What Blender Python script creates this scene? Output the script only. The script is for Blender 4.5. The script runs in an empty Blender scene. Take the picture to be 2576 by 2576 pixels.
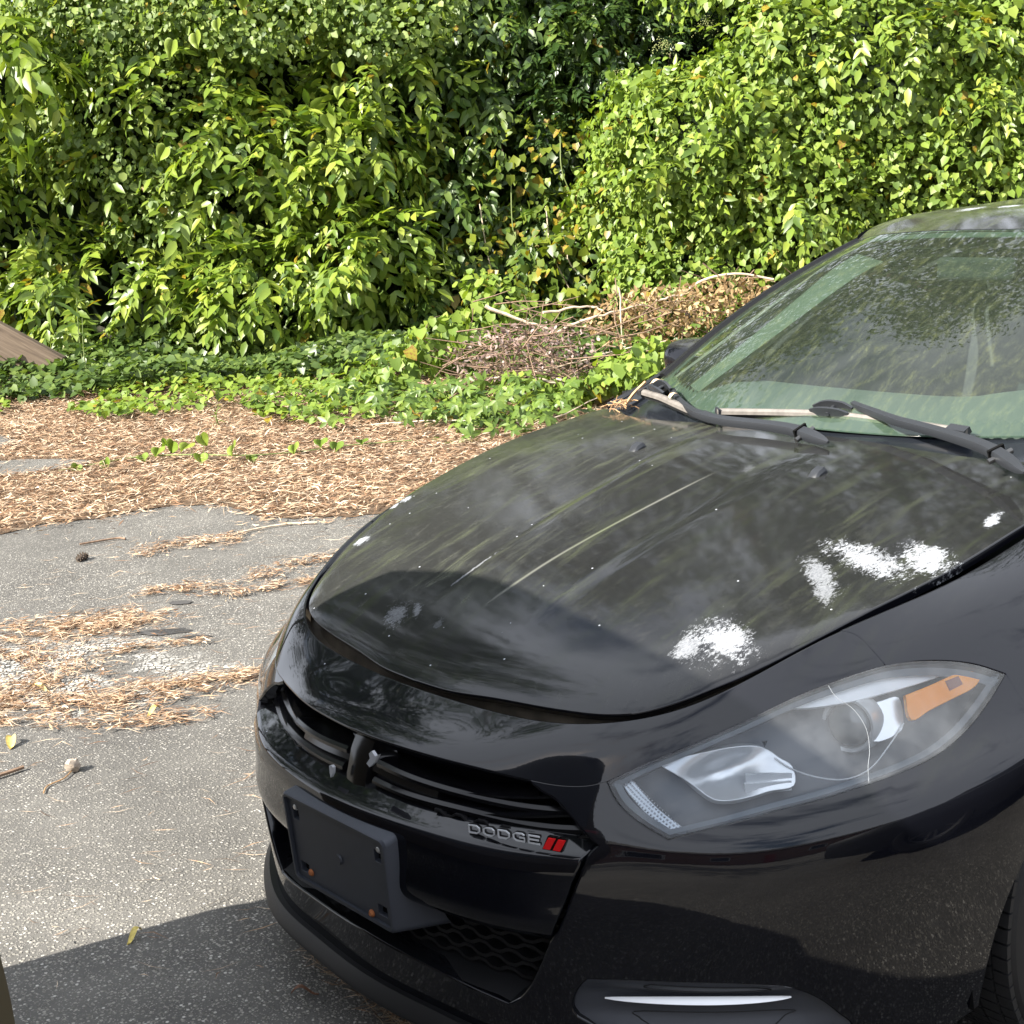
import bpy, math, random
import numpy as np
from mathutils import Matrix, Vector
from mathutils.geometry import delaunay_2d_cdt
SC = bpy.context.scene
COL = SC.collection
rng = np.random.default_rng(7)
random.seed(7)

# ---------------------------------------------------------------- camera
CAM_POS = np.array([1.31693301, 1.99272931, 1.59101111])
YAW, PITCH, ROLL, FOC = 3.99846577, 0.22894399, -0.056141, 1.40966219
fw = np.array([math.cos(YAW)*math.cos(PITCH), math.sin(YAW)*math.cos(PITCH), -math.sin(PITCH)])
rt = np.cross(fw, [0, 0, 1]); rt /= np.linalg.norm(rt); up = np.cross(rt, fw)
r2 = math.cos(ROLL)*rt + math.sin(ROLL)*up
u2 = math.cos(ROLL)*up - math.sin(ROLL)*rt
cd = bpy.data.cameras.new('camera'); cam = bpy.data.objects.new('camera', cd); COL.objects.link(cam)
cd.sensor_width = 36; cd.lens = 36*FOC; cd.clip_start = .05; cd.clip_end = 500
M = Matrix.Identity(4)
for i in range(3):
    M[i][0], M[i][1], M[i][2], M[i][3] = r2[i], u2[i], -fw[i], CAM_POS[i]
cam.matrix_world = M
SC.camera = cam

# ---------------------------------------------------------------- sky, sun, exposure
SUN_EL = math.radians(37); SUN_AZ = np.array([.97, -.24])/math.hypot(.97, .24)
W = bpy.data.worlds.new('World'); SC.world = W; W.use_nodes = True
wn = W.node_tree.nodes; wl = W.node_tree.links
sky = wn.new('ShaderNodeTexSky'); sky.sky_type = 'NISHITA'; sky.sun_disc = False
sky.sun_elevation = SUN_EL; sky.sun_rotation = math.atan2(SUN_AZ[0], SUN_AZ[1])
sky.air_density = 1.0; sky.dust_density = 2.5; sky.ozone_density = 1.0
# broken bright summer cloud over the whole sky
tc = wn.new('ShaderNodeTexCoord'); mp = wn.new('ShaderNodeMapping'); mp.inputs['Scale'].default_value = (1, 1, 2.2); wl.new(tc.outputs['Generated'], mp.inputs[0])
cn = wn.new('ShaderNodeTexNoise'); cn.inputs['Scale'].default_value = 2.3; cn.inputs['Detail'].default_value = 7; cn.inputs['Roughness'].default_value = .58; wl.new(mp.outputs[0], cn.inputs['Vector'])
mr_ = wn.new('ShaderNodeMapRange'); mr_.interpolation_type = 'SMOOTHSTEP'; mr_.inputs['From Min'].default_value = .29; mr_.inputs['From Max'].default_value = .50; wl.new(cn.outputs['Fac'], mr_.inputs['Value'])
mx = wn.new('ShaderNodeMixRGB'); wl.new(mr_.outputs[0], mx.inputs[0]); wl.new(sky.outputs[0], mx.inputs[1]); mx.inputs[2].default_value = (9.6, 10.2, 11.4, 1)
wl.new(mx.outputs[0], wn['Background'].inputs[0]); wn['Background'].inputs[1].default_value = .058
sd = bpy.data.lights.new('sun', 'SUN'); sd.energy = 5.0; sd.angle = math.radians(.53); sd.color = (1, .95, .86)
so = bpy.data.objects.new('sun', sd); COL.objects.link(so); so.location = (6, -2, 9)
sdir = Vector((SUN_AZ[0]*math.cos(SUN_EL), SUN_AZ[1]*math.cos(SUN_EL), math.sin(SUN_EL)))
so.rotation_euler = sdir.to_track_quat('Z', 'Y').to_euler()
vs = SC.view_settings; vs.view_transform = 'Standard'; vs.look = 'None'; vs.gamma = 1; vs.exposure = 1.6
SC.cycles.max_bounces = 8; SC.cycles.transparent_max_bounces = 12
SC.cycles.use_adaptive_sampling = True

# ---------------------------------------------------------------- helpers
def tag(o, label=None, cat=None, group=None, kind=None):
    if label: o['label'] = label
    if cat: o['category'] = cat
    if group: o['group'] = group
    if kind: o['kind'] = kind
    return o
def empty(name, loc=(0, 0, 0), label=None, cat=None, group=None, rz=0, parent=None):
    o = bpy.data.objects.new(name, None); COL.objects.link(o); o.location = loc; o.rotation_euler = (0, 0, rz)
    o.empty_display_size = .1
    if parent is not None: o.parent = parent
    return tag(o, label, cat, group)
def add(name, V, F, m, parent=None, smooth=True, N=None, kind=None, loc=None):
    me = bpy.data.meshes.new(name)
    me.from_pydata([tuple(map(float, v)) for v in V], [], [tuple(map(int, f)) for f in F])
    me.update()
    me.shade_smooth()
    if N is None: me.set_sharp_from_angle(angle=math.radians(34))
    if N is not None:
        me.normals_split_custom_set_from_vertices([tuple(map(float, n)) for n in N])
    if m is not None: me.materials.append(m)
    o = bpy.data.objects.new(name, me); COL.objects.link(o)
    if parent is not None: o.parent = parent
    if kind: o['kind'] = kind
    if loc is not None: o.location = loc
    return o
def fast_mesh(name, V, F, m, parent=None, attr=None, smooth=False, kind=None):
    """V n x 3, F m x k constant-size faces as arrays"""
    V = np.asarray(V, np.float32); F = np.asarray(F, np.int32); k = F.shape[1]
    me = bpy.data.meshes.new(name)
    me.vertices.add(len(V)); me.vertices.foreach_set('co', V.ravel())
    me.loops.add(F.size); me.loops.foreach_set('vertex_index', F.ravel())
    me.polygons.add(len(F)); me.polygons.foreach_set('loop_start', np.arange(0, F.size, k, dtype=np.int32))
    me.polygons.foreach_set('loop_total', np.full(len(F), k, np.int32))
    me.update(calc_edges=True)
    if attr is not None:
        for nm, a in attr.items():
            at = me.attributes.new(nm, 'FLOAT', 'POINT'); at.data.foreach_set('value', np.asarray(a, np.float32))
    if smooth: me.shade_smooth()
    me.materials.append(m)
    o = bpy.data.objects.new(name, me); COL.objects.link(o)
    if parent is not None: o.parent = parent
    if kind: o['kind'] = kind
    return o
class MB:
    def __init__(s): s.V = []; s.F = []
    def add(s, V, F):
        b = len(s.V); s.V += [tuple(v) for v in V]; s.F += [tuple(i+b for i in f) for f in F]; return s
    def box(s, lo, hi):
        x0, y0, z0 = lo; x1, y1, z1 = hi
        return s.add([(x0,y0,z0),(x1,y0,z0),(x1,y1,z0),(x0,y1,z0),(x0,y0,z1),(x1,y0,z1),(x1,y1,z1),(x0,y1,z1)],
              [(0,3,2,1),(4,5,6,7),(0,1,5,4),(1,2,6,5),(2,3,7,6),(3,0,4,7)])
    def tube(s, P, R, n=8, cap=True):
        P = np.asarray(P, float); R = np.broadcast_to(np.asarray(R, float), (len(P),))
        T = np.gradient(P, axis=0); T /= np.linalg.norm(T, axis=1, keepdims=True)+1e-12
        a = np.array([0, 0, 1.]) if abs(T[0][2]) < .9 else np.array([1., 0, 0])
        V = []
        for i in range(len(P)):
            a = a-T[i]*(a@T[i]); a /= np.linalg.norm(a)+1e-12; b = np.cross(T[i], a)
            for k in range(n):
                t = 2*math.pi*k/n; V.append(P[i]+R[i]*(math.cos(t)*a+math.sin(t)*b))
        F = [(i*n+k, i*n+(k+1) % n, (i+1)*n+(k+1) % n, (i+1)*n+k) for i in range(len(P)-1) for k in range(n)]
        if cap: F += [tuple(range(n))[::-1], tuple((len(P)-1)*n+k for k in range(n))]
        return s.add(V, F)
    def sweep(s, P, prof, upv=(0, 0, 1)):
        """sweep closed 2D profile [(side,up)] along P"""
        P = np.asarray(P, float); T = np.gradient(P, axis=0); T /= np.linalg.norm(T, axis=1, keepdims=True)+1e-12
        n = len(prof); V = []
        U = np.broadcast_to(np.asarray(upv, float), P.shape)
        for i in range(len(P)):
            sd_ = np.cross(T[i], U[i]); sd_ /= np.linalg.norm(sd_)+1e-12; uu = np.cross(sd_, T[i])
            V += [P[i]+a*sd_+b*uu for a, b in prof]
        F = [(i*n+k, i*n+(k+1) % n, (i+1)*n+(k+1) % n, (i+1)*n+k) for i in range(len(P)-1) for k in range(n)]
        F += [tuple(range(n))[::-1], tuple((len(P)-1)*n+k for k in range(n))]
        return s.add(V, F)
    def build(s, name, m, parent=None, smooth=False, kind=None, loc=None): return add(name, s.V, s.F, m, parent, smooth, None, kind, loc)
def bevel(o, w=.003, seg=2):
    b = o.modifiers.new('bevel', 'BEVEL'); b.width = w; b.segments = seg; b.limit_method = 'ANGLE'; b.angle_limit = math.radians(35)
    o.data.shade_smooth()
    b.harden_normals = False
    return o
def cr(P, n=8):
    """Catmull-Rom through P"""
    P = np.asarray(P, float); Q = np.vstack([2*P[0]-P[1], P, 2*P[-1]-P[-2]]); out = []
    t = np.linspace(0, 1, n, endpoint=False)[:, None]
    for i in range(1, len(Q)-2):
        p0, p1, p2, p3 = Q[i-1:i+3]
        out.append(.5*(2*p1+(p2-p0)*t+(2*p0-5*p1+4*p2-p3)*t**2+(3*p1-p0-3*p2+p3)*t**3))
    out.append(P[-1:]); return np.vstack(out)

# ---------------------------------------------------------------- materials
def mat(name):
    m = bpy.data.materials.new(name); m.use_nodes = True
    nt = m.node_tree; return m, nt, nt.nodes['Principled BSDF'], nt.nodes['Material Output']
def simple(name, col, rough=.5, metal=0, spec=.5, coat=0, bump=0, bscale=200, var=0, vscale=20):
    m, nt, b, out = mat(name)
    b.inputs['Base Color'].default_value = (*col, 1); b.inputs['Roughness'].default_value = rough
    b.inputs['Metallic'].default_value = metal; b.inputs['Specular IOR Level'].default_value = spec
    b.inputs['Coat Weight'].default_value = coat; b.inputs['Coat Roughness'].default_value = .04
    if bump:
        t = nt.nodes.new('ShaderNodeTexNoise'); t.inputs['Scale'].default_value = bscale; t.inputs['Detail'].default_value = 4
        g = nt.nodes.new('ShaderNodeTexCoord'); nt.links.new(g.outputs['Object'], t.inputs['Vector'])
        bp = nt.nodes.new('ShaderNodeBump'); bp.inputs['Strength'].default_value = bump; bp.inputs['Distance'].default_value = .002
        nt.links.new(t.outputs['Fac'], bp.inputs['Height']); nt.links.new(bp.outputs['Normal'], b.inputs['Normal'])
    if var:
        t = nt.nodes.new('ShaderNodeTexNoise'); t.inputs['Scale'].default_value = vscale; t.inputs['Detail'].default_value = 5
        g = nt.nodes.new('ShaderNodeTexCoord'); nt.links.new(g.outputs['Object'], t.inputs['Vector'])
        r = nt.nodes.new('ShaderNodeValToRGB'); c = np.array(col)
        r.color_ramp.elements[0].position = .3; r.color_ramp.elements[1].position = .7
        r.color_ramp.elements[0].color = (*(c*(1-var)), 1); r.color_ramp.elements[1].color = (*np.minimum(c*(1+var), 1), 1)
        nt.links.new(t.outputs['Fac'], r.inputs['Fac']); nt.links.new(r.outputs['Color'], b.inputs['Base Color'])
    return m
class NT:
    """tiny node-building helper"""
    def __init__(s, nt): s.nt = nt
    def n(s, typ, **kw):
        o = s.nt.nodes.new('ShaderNode'+typ)
        for k, v in kw.items(): setattr(o, k, v)
        return o
    def l(s, a, b): s.nt.links.new(a, b)
    def val(s, sock, v):
        if hasattr(v, 'is_output') or isinstance(v, bpy.types.NodeSocket): s.l(v, sock)
        else: sock.default_value = v
    def math(s, op, a, b=None, c=None, clamp=False):
        o = s.n('Math', operation=op, use_clamp=clamp); s.val(o.inputs[0], a)
        if b is not None: s.val(o.inputs[1], b)
        if c is not None: s.val(o.inputs[2], c)
        return o.outputs[0]
    def noise(s, vec, scale, detail=4, rough=.55, dist=0):
        o = s.n('TexNoise'); s.l(vec, o.inputs['Vector']); o.inputs['Scale'].default_value = scale
        o.inputs['Detail'].default_value = detail; o.inputs['Roughness'].default_value = rough; o.inputs['Distortion'].default_value = dist
        return o.outputs['Fac']
    def vor(s, vec, scale, feat='F1', out='Distance', rand=1):
        o = s.n('TexVoronoi', feature=feat); s.l(vec, o.inputs['Vector']); o.inputs['Scale'].default_value = scale
        o.inputs['Randomness'].default_value = rand
        return o.outputs[out]
    def ramp(s, fac, stops, interp='LINEAR'):
        o = s.n('ValToRGB'); s.l(fac, o.inputs['Fac']); cr_ = o.color_ramp; cr_.interpolation = interp
        while len(cr_.elements) < len(stops): cr_.elements.new(.5)
        for e, (p, c) in zip(cr_.elements, stops): e.position = p; e.color = (*c, 1) if len(c) == 3 else c
        return o.outputs['Color']
    def smooth(s, x, a, b):
        o = s.n('MapRange', interpolation_type='SMOOTHSTEP'); s.val(o.inputs['Value'], x)
        o.inputs['From Min'].default_value = a; o.inputs['From Max'].default_value = b
        return o.outputs['Result']
    def mapping(s, vec, scale=(1, 1, 1), rot=(0, 0, 0), loc=(0, 0, 0)):
        o = s.n('Mapping'); s.l(vec, o.inputs['Vector']); o.inputs['Scale'].default_value = scale
        o.inputs['Rotation'].default_value = rot; o.inputs['Location'].default_value = loc; return o.outputs['Vector']
    def mixc(s, fac, a, b, typ='MIX'):
        o = s.n('MixRGB', blend_type=typ); s.val(o.inputs[0], fac)
        for k, v in ((1, a), (2, b)):
            if isinstance(v, bpy.types.NodeSocket): s.l(v, o.inputs[k])
            else: o.inputs[k].default_value = (*v, 1)
        return o.outputs[0]
    def mixs(s, fac, a, b):
        o = s.n('MixShader'); s.val(o.inputs[0], fac); s.l(a, o.inputs[1]); s.l(b, o.inputs[2]); return o.outputs[0]

def paint(name, base, dust=.09, streak=.22, patches=(), dustcol=(.32, .32, .27), flow_rot=0., creaseline=False, grime=True):
    """glossy car paint under a film of dust, with pale patches (x,y,rx,ry,angle): flaked clear coat, faint marks, a painted reflection streak"""
    m, nt, b, out = mat(name); k = NT(nt)
    b.inputs['Base Color'].default_value = (*base, 1); b.inputs['Specular IOR Level'].default_value = .5
    b.inputs['IOR'].default_value = 1.5
    co = k.n('TexCoord').outputs['Object']
    sep = k.n('SeparateXYZ'); k.l(co, sep.inputs[0]); X, Y = sep.outputs[0], sep.outputs[1]
    geo = k.n('NewGeometry'); sn = k.n('SeparateXYZ'); k.l(geo.outputs['Normal'], sn.inputs[0])
    upf = k.smooth(sn.outputs[2], .45, .93)
    flow = k.mapping(co, (1.3, 9, 3), (0, 0, flow_rot))
    s1 = k.smooth(k.noise(flow, 3.2, 6, .62, .6), .47, .72)
    s2 = k.smooth(k.noise(k.mapping(co, (4, 9, 5), (0, 0, flow_rot+.2)), 6, 5, .7), .5, .75)
    big = k.smooth(k.noise(co, 1.7, 3), .35, .65)
    fine = k.noise(co, 420, 2, .7)
    cov = k.math('MULTIPLY_ADD', k.math('MULTIPLY', s1, big), streak, dust)
    cov = k.math('MULTIPLY_ADD', s2, streak*.35, cov)
    cov = k.math('MULTIPLY', cov, k.math('MULTIPLY_ADD', k.smooth(k.math('MULTIPLY', Y, -1), -.15, .45), .75, .75))
    cov = k.math('MULTIPLY', cov, k.math('MULTIPLY_ADD', fine, 1.1, .45))
    cov = k.math('MULTIPLY', cov, upf)
    cov = k.math('ADD', cov, .0015 if grime else .0)
    # pale specks and bird dots
    v = k.vor(co, 38); vc = k.n('TexVoronoi'); k.l(co, vc.inputs['Vector']); vc.inputs['Scale'].default_value = 38
    sepc = k.n('SeparateColor'); k.l(vc.outputs['Color'], sepc.inputs[0])
    dots = k.math('MULTIPLY', k.math('LESS_THAN', v, .075), k.math('GREATER_THAN', sepc.outputs[0], .9))
    dots = k.math('MULTIPLY', dots, upf)
    white = dots
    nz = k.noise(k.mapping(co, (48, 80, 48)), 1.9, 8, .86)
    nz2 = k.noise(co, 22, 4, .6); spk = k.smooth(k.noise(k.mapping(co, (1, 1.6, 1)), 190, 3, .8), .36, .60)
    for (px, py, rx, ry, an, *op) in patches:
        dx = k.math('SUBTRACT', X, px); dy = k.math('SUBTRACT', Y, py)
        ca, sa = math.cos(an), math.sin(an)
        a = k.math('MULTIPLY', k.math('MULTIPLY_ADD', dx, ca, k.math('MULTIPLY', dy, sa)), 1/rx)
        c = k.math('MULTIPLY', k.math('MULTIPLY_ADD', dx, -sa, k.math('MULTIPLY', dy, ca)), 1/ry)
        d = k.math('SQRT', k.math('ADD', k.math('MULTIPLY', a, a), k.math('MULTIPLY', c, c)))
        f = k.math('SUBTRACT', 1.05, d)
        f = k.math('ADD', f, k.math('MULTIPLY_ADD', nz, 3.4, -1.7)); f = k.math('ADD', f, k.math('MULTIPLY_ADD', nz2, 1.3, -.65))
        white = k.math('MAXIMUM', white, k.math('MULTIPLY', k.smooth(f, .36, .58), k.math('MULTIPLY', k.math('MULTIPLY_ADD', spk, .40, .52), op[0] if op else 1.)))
    if creaseline:
        e = k.math('SUBTRACT', Y, k.math('MULTIPLY_ADD', X, -.10, -.045)); e = k.math('DIVIDE', e, .0045)
        ln = k.math('POWER', 2.718, k.math('MULTIPLY', k.math('MULTIPLY', e, e), -1))
        ln = k.math('MULTIPLY', ln, k.math('MULTIPLY', k.smooth(X, -.30, -.42), k.smooth(X, -1.0, -.80)))
        cov = k.math('MAXIMUM', cov, k.math('MULTIPLY', ln, .30))
    rough = k.math('MULTIPLY_ADD', cov, 1.1, .03); k.l(rough, b.inputs['Roughness'])
    bp = k.n('Bump'); bp.inputs['Strength'].default_value = .012; bp.inputs['Distance'].default_value = .002
    k.l(k.noise(co, 130, 2), bp.inputs['Height']); k.l(bp.outputs[0], b.inputs['Normal'])
    d1 = k.n('BsdfDiffuse')
    k.l(k.mixc(s1, dustcol, (dustcol[0]*.85, dustcol[1]*.95, dustcol[2]*.62)), d1.inputs['Color'])
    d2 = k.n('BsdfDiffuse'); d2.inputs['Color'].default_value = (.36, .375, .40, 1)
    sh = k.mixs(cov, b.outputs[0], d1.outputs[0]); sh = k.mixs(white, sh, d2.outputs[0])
    k.l(sh, out.inputs['Surface'])
    return m
# ================================================================ BLACK CAR
def nspline(t, P):
    t = np.asarray(t, float); P = np.asarray(P, float); n = len(t); h = np.diff(t)
    A = np.zeros((n, n)); R = np.zeros((n,)+P.shape[1:]); A[0, 0] = A[-1, -1] = 1
    for i in range(1, n-1):
        A[i, i-1] = h[i-1]; A[i, i] = 2*(h[i-1]+h[i]); A[i, i+1] = h[i]
        R[i] = 6*((P[i+1]-P[i])/h[i]-(P[i]-P[i-1])/h[i-1])
    Mm = np.linalg.solve(A, R.reshape(n, -1)).reshape(R.shape)
    def ev(x):
        x = np.asarray(x, float); i = np.clip(np.searchsorted(t, x)-1, 0, n-2); d = x-t[i]; hh = h[i]
        e = lambda a: a.reshape(a.shape+(1,)*(P.ndim-1))
        D = e(d); H = e(hh); a = P[i]; c = Mm[i]/2; q = (Mm[i+1]-Mm[i])/(6*H); b = (P[i+1]-P[i])/H-H*(2*Mm[i]+Mm[i+1])/6
        return a+D*(b+D*(c+D*q))
    return ev
class SurfBase:
    def normal(s, u, t, e=1e-3):
        u = np.asarray(u, float); t = np.asarray(t, float)
        n = np.cross(s(u+e, t)-s(u-e, t), s(u, t+e)-s(u, t-e)); return n/(np.linalg.norm(n, axis=1, keepdims=True)+1e-12)
class Surf(SurfBase):
    """tensor spline surface through a mirrored control net"""
    def __init__(s, net, tk, sk, mirror=True):
        net = np.array(net, float)
        if mirror: net = np.concatenate([net[:, :0:-1]*np.array([1, -1, 1]), net], 1); sk = np.concatenate([-np.array(sk[:0:-1], float), sk])
        s.tk = np.array(tk, float); s.row = nspline(sk, net.transpose(1, 0, 2))
        n = len(s.tk); h = np.diff(s.tk); A = np.zeros((n, n)); B = np.zeros((n, n)); A[0, 0] = A[-1, -1] = 1
        for i in range(1, n-1):
            A[i, i-1] = h[i-1]; A[i, i] = 2*(h[i-1]+h[i]); A[i, i+1] = h[i]
            B[i, i+1] += 6/h[i]; B[i, i] -= 6/h[i]+6/h[i-1]; B[i, i-1] += 6/h[i-1]
        s.K = np.linalg.solve(A, B); s.h = h
    def __call__(s, u, t):
        u = np.atleast_1d(np.asarray(u, float)).ravel(); t = np.atleast_1d(np.asarray(t, float)).ravel()
        R = s.row(u); Mm = np.einsum('ij,njk->nik', s.K, R)
        i = np.clip(np.searchsorted(s.tk, t)-1, 0, len(s.tk)-2); k = np.arange(len(t)); D = (t-s.tk[i])[:, None]; H = s.h[i][:, None]
        a = R[k, i]; c = Mm[k, i]/2; q = (Mm[k, i+1]-Mm[k, i])/(6*H); b = (R[k, i+1]-R[k, i])/H-H*(2*Mm[k, i]+Mm[k, i+1])/6
        return a+D*(b+D*(c+D*q))
class Off(SurfBase):
    def __init__(s, S, d): s.S = S; s.d = d
    def __call__(s, u, t):
        u = np.atleast_1d(np.asarray(u, float)); t = np.atleast_1d(np.asarray(t, float))
        d = s.d(u, t)[:, None] if callable(s.d) else s.d
        return s.S(u, t)+d*s.S.normal(u, t)
class Fun(SurfBase):
    def __init__(s, f): s.f = f
    def __call__(s, u, t): return s.f(np.atleast_1d(np.asarray(u, float)), np.atleast_1d(np.asarray(t, float)))

def inpoly(P, poly):
    x, y = P[:, 0], P[:, 1]; c = np.zeros(len(P), bool); q = np.roll(poly, -1, 0)
    for (x0, y0), (x1, y1) in zip(poly, q):
        m = (y0 > y) != (y1 > y)
        if y0 != y1: c ^= m & (x < (x1-x0)*(y-y0)/(y1-y0)+x0)
    return c
def resample(poly, step):
    out = []
    for a, b in zip(poly, np.roll(poly, -1, 0)):
        n = max(1, int(math.ceil(np.linalg.norm(b-a)/step))); out += [a+(b-a)*i/n for i in range(n)]
    return np.array(out)
def area(p): q = np.roll(p, -1, 0); return .5*np.sum(p[:, 0]*q[:, 1]-q[:, 0]*p[:, 1])
def shrink(p, d):
    """move a CCW loop inwards by d"""
    e = np.roll(p, -1, 0)-p; e /= np.linalg.norm(e, axis=1, keepdims=True)+1e-12
    nrm = np.stack([-e[:, 1], e[:, 0]], 1); v = nrm+np.roll(nrm, 1, 0); v /= np.linalg.norm(v, axis=1, keepdims=True)+1e-9
    c = np.clip((v*nrm).sum(1), .5, 1)[:, None]
    return p+v*d/c
def panel(name, S, outline, m, parent, holes=(), res=.02, step=.012, gap=.0018, flange=.012, rnd=.0022, kind=None, thick=0):
    """a trimmed piece of surface S: rounded edge, return flange, analytic normals"""
    loops = []
    for i, lp in enumerate([outline, *holes]):
        p = np.array(lp, float)
        keep = np.linalg.norm(p-np.roll(p, 1, 0), axis=1) > 1e-5; p = p[keep]
        if (area(p) > 0) != (i == 0): p = p[::-1]
        p = resample(p, step); loops.append(shrink(p, gap) if gap else p)
    bd = np.vstack(loops); ed = []; o = 0
    for p in loops: n = len(p); ed += [(o+i, o+(i+1) % n) for i in range(n)]; o += n
    lo, hi = bd.min(0), bd.max(0)
    gx, gy = np.meshgrid(np.arange(lo[0], hi[0], res), np.arange(lo[1], hi[1], res)); g = np.stack([gx.ravel(), gy.ravel()], 1)
    ins = inpoly(g, loops[0])
    for h in loops[1:]: ins &= ~inpoly(g, h)
    g = g[ins]
    if len(g):
        keep = np.ones(len(g), bool)
        for s0 in range(0, len(bd), 400):
            d = ((g[:, None]-bd[None, s0:s0+400])**2).sum(-1).min(1); keep &= d > (res*.45)**2
        g = g[keep]
    pts = np.vstack([bd, g]) if len(g) else bd
    r = delaunay_2d_cdt([Vector(p) for p in pts], ed, [], 0, 1e-7)
    P2 = np.array([tuple(v) for v in r[0]]); T = np.array([f for f in r[2] if len(f) == 3])
    c = P2[T].mean(1); ok = inpoly(c, loops[0])
    for h in loops[1:]: ok &= ~inpoly(c, h)
    T = T[ok]
    V = S(P2[:, 0], P2[:, 1]); N = S.normal(P2[:, 0], P2[:, 1])
    a = P2[T]; sg = (a[:, 1, 0]-a[:, 0, 0])*(a[:, 2, 1]-a[:, 0, 1])-(a[:, 2, 0]-a[:, 0, 0])*(a[:, 1, 1]-a[:, 0, 1])
    T[sg < 0] = T[sg < 0][:, ::-1]
    Vs, Ns, F = [V], [N], [tuple(t) for t in T]; base = len(V)
    if flange:
        for p in loops:
            n = len(p); B = S(p[:, 0], p[:, 1]); BN = S.normal(p[:, 0], p[:, 1])
            tg = np.roll(B, -1, 0)-np.roll(B, 1, 0); tg /= np.linalg.norm(tg, axis=1, keepdims=True)+1e-12
            out = np.cross(tg, BN); out /= np.linalg.norm(out, axis=1, keepdims=True)+1e-12
            rings = [(B, BN), (B+out*rnd*.7-BN*rnd*.3, (out+BN)/1.414), (B+out*rnd-BN*rnd, out), (B+out*rnd-BN*flange, out)]
            for q, nn in rings: Vs.append(q); Ns.append(nn)
            for k in range(3):
                o0 = base+k*n; o1 = base+(k+1)*n
                F += [(o0+i, o1+i, o1+(i+1) % n, o0+(i+1) % n) for i in range(n)]
            base += 4*n
    return add(name, np.vstack(Vs), F, m, parent, True, np.vstack(Ns), kind)

# ---- hood height field
ZC = nspline([.05, .10, .154, .29, .491, .786, 1.0, 1.26, 1.45], np.array([.672, .697, .724, .785, .853, .925, .967, .994, 1.006])[:, None])
def Hood(x, y):
    x = np.asarray(x, float); y = np.asarray(y, float)
    z = ZC(-x)[..., 0]-.028*(np.abs(y)/.65)**2.6
    cw = .135+.05*(-x-.35)                                    # raised centre between two creases
    f = 1/(1+np.exp((np.abs(y)-cw)/.006))
    f2 = np.clip((-x-.28)/.25, 0, 1)*np.clip((1.2+x)/.3, 0, 1)
    return z+.0050*f*f2*(3-2*f2)*f2
# ---- outer skin: rows bottom to top, stations from the centre round the corner and back
SK = [0, .2, .4, .53, .76, 1.07, 1.40, 1.68, 2.2, 2.9, 3.7, 4.4, 4.85]
TK = [.17, .30, .42, .53, .67, .755, .84]
X2 = [-1.9, -2.6, -3.4, -4.1, -4.52]
ROWS = [
 [(-.015,0,.17),(-.03,.2,.17),(-.072,.4,.17),(-.150,.54,.17),(-.31,.70,.17),(-.62,.84,.17),(-.95,.86,.17),(-1.37,.865,.17)],
 [(.005,0,.30),(-.012,.2,.30),(-.06,.4,.30),(-.140,.54,.30),(-.30,.715,.30),(-.615,.875,.30),(-.95,.90,.30),(-1.37,.90,.30)],
 [(.030,0,.42),(.012,.2,.42),(-.047,.4,.42),(-.130,.538,.42),(-.285,.727,.43),(-.605,.886,.44),(-.95,.91,.45),(-1.37,.905,.45)],
 [(.030,0,.53),(.012,.2,.53),(-.05,.395,.53),(-.125,.52,.535),(-.28,.715,.56),(-.60,.885,.60),(-.95,.91,.62),(-1.37,.91,.63)],
 [(-.027,0,.655),(-.047,.196,.655),(-.11,.375,.648),(-.165,.49,.655),(-.364,.664,.695),(-.664,.811,.747),(-.97,.89,.79),(-1.37,.90,.81)],
 [(-.085,0,.688),(-.105,.198,.686),(-.152,.387,.694),(-.218,.503,.714),(-.424,.647,.771),(-.718,.766,.838),(-1.03,.815,.885),(-1.37,.83,.905)],
 [(-.136,0,.713),(-.156,.199,.709),(-.196,.406,.724),(-.276,.521,.751),(-.486,.628,.828),(-.785,.700,.883),(-1.10,.722,.938),(-1.371,.74,.962)],
]
YB = [[.865, .87, .87, .82, .68], [.90, .905, .905, .86, .72], [.905, .91, .915, .88, .76], [.91, .915, .92, .88, .77], [.905, .91, .915, .87, .76], [.845, .855, .86, .82, .70], [.755, .765, .76, .70, .60]]
ZB = [[.17]*5, [.30]*5, [.45, .45, .45, .45, .45], [.64, .65, .66, .67, .66], [.83, .85, .87, .88, .86], [.92, .94, .97, .99, .97], [.975, .995, 1.02, 1.05, 1.03]]
XO = [.0, .0, .0, .0, -.02, -.0, .03]
for r, (yb, zb) in enumerate(zip(YB, ZB)): ROWS[r] = ROWS[r]+[(x+(XO[r] if i > 2 else 0), y, z) for i, (x, y, z) in enumerate(zip(X2, yb, zb))]
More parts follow.
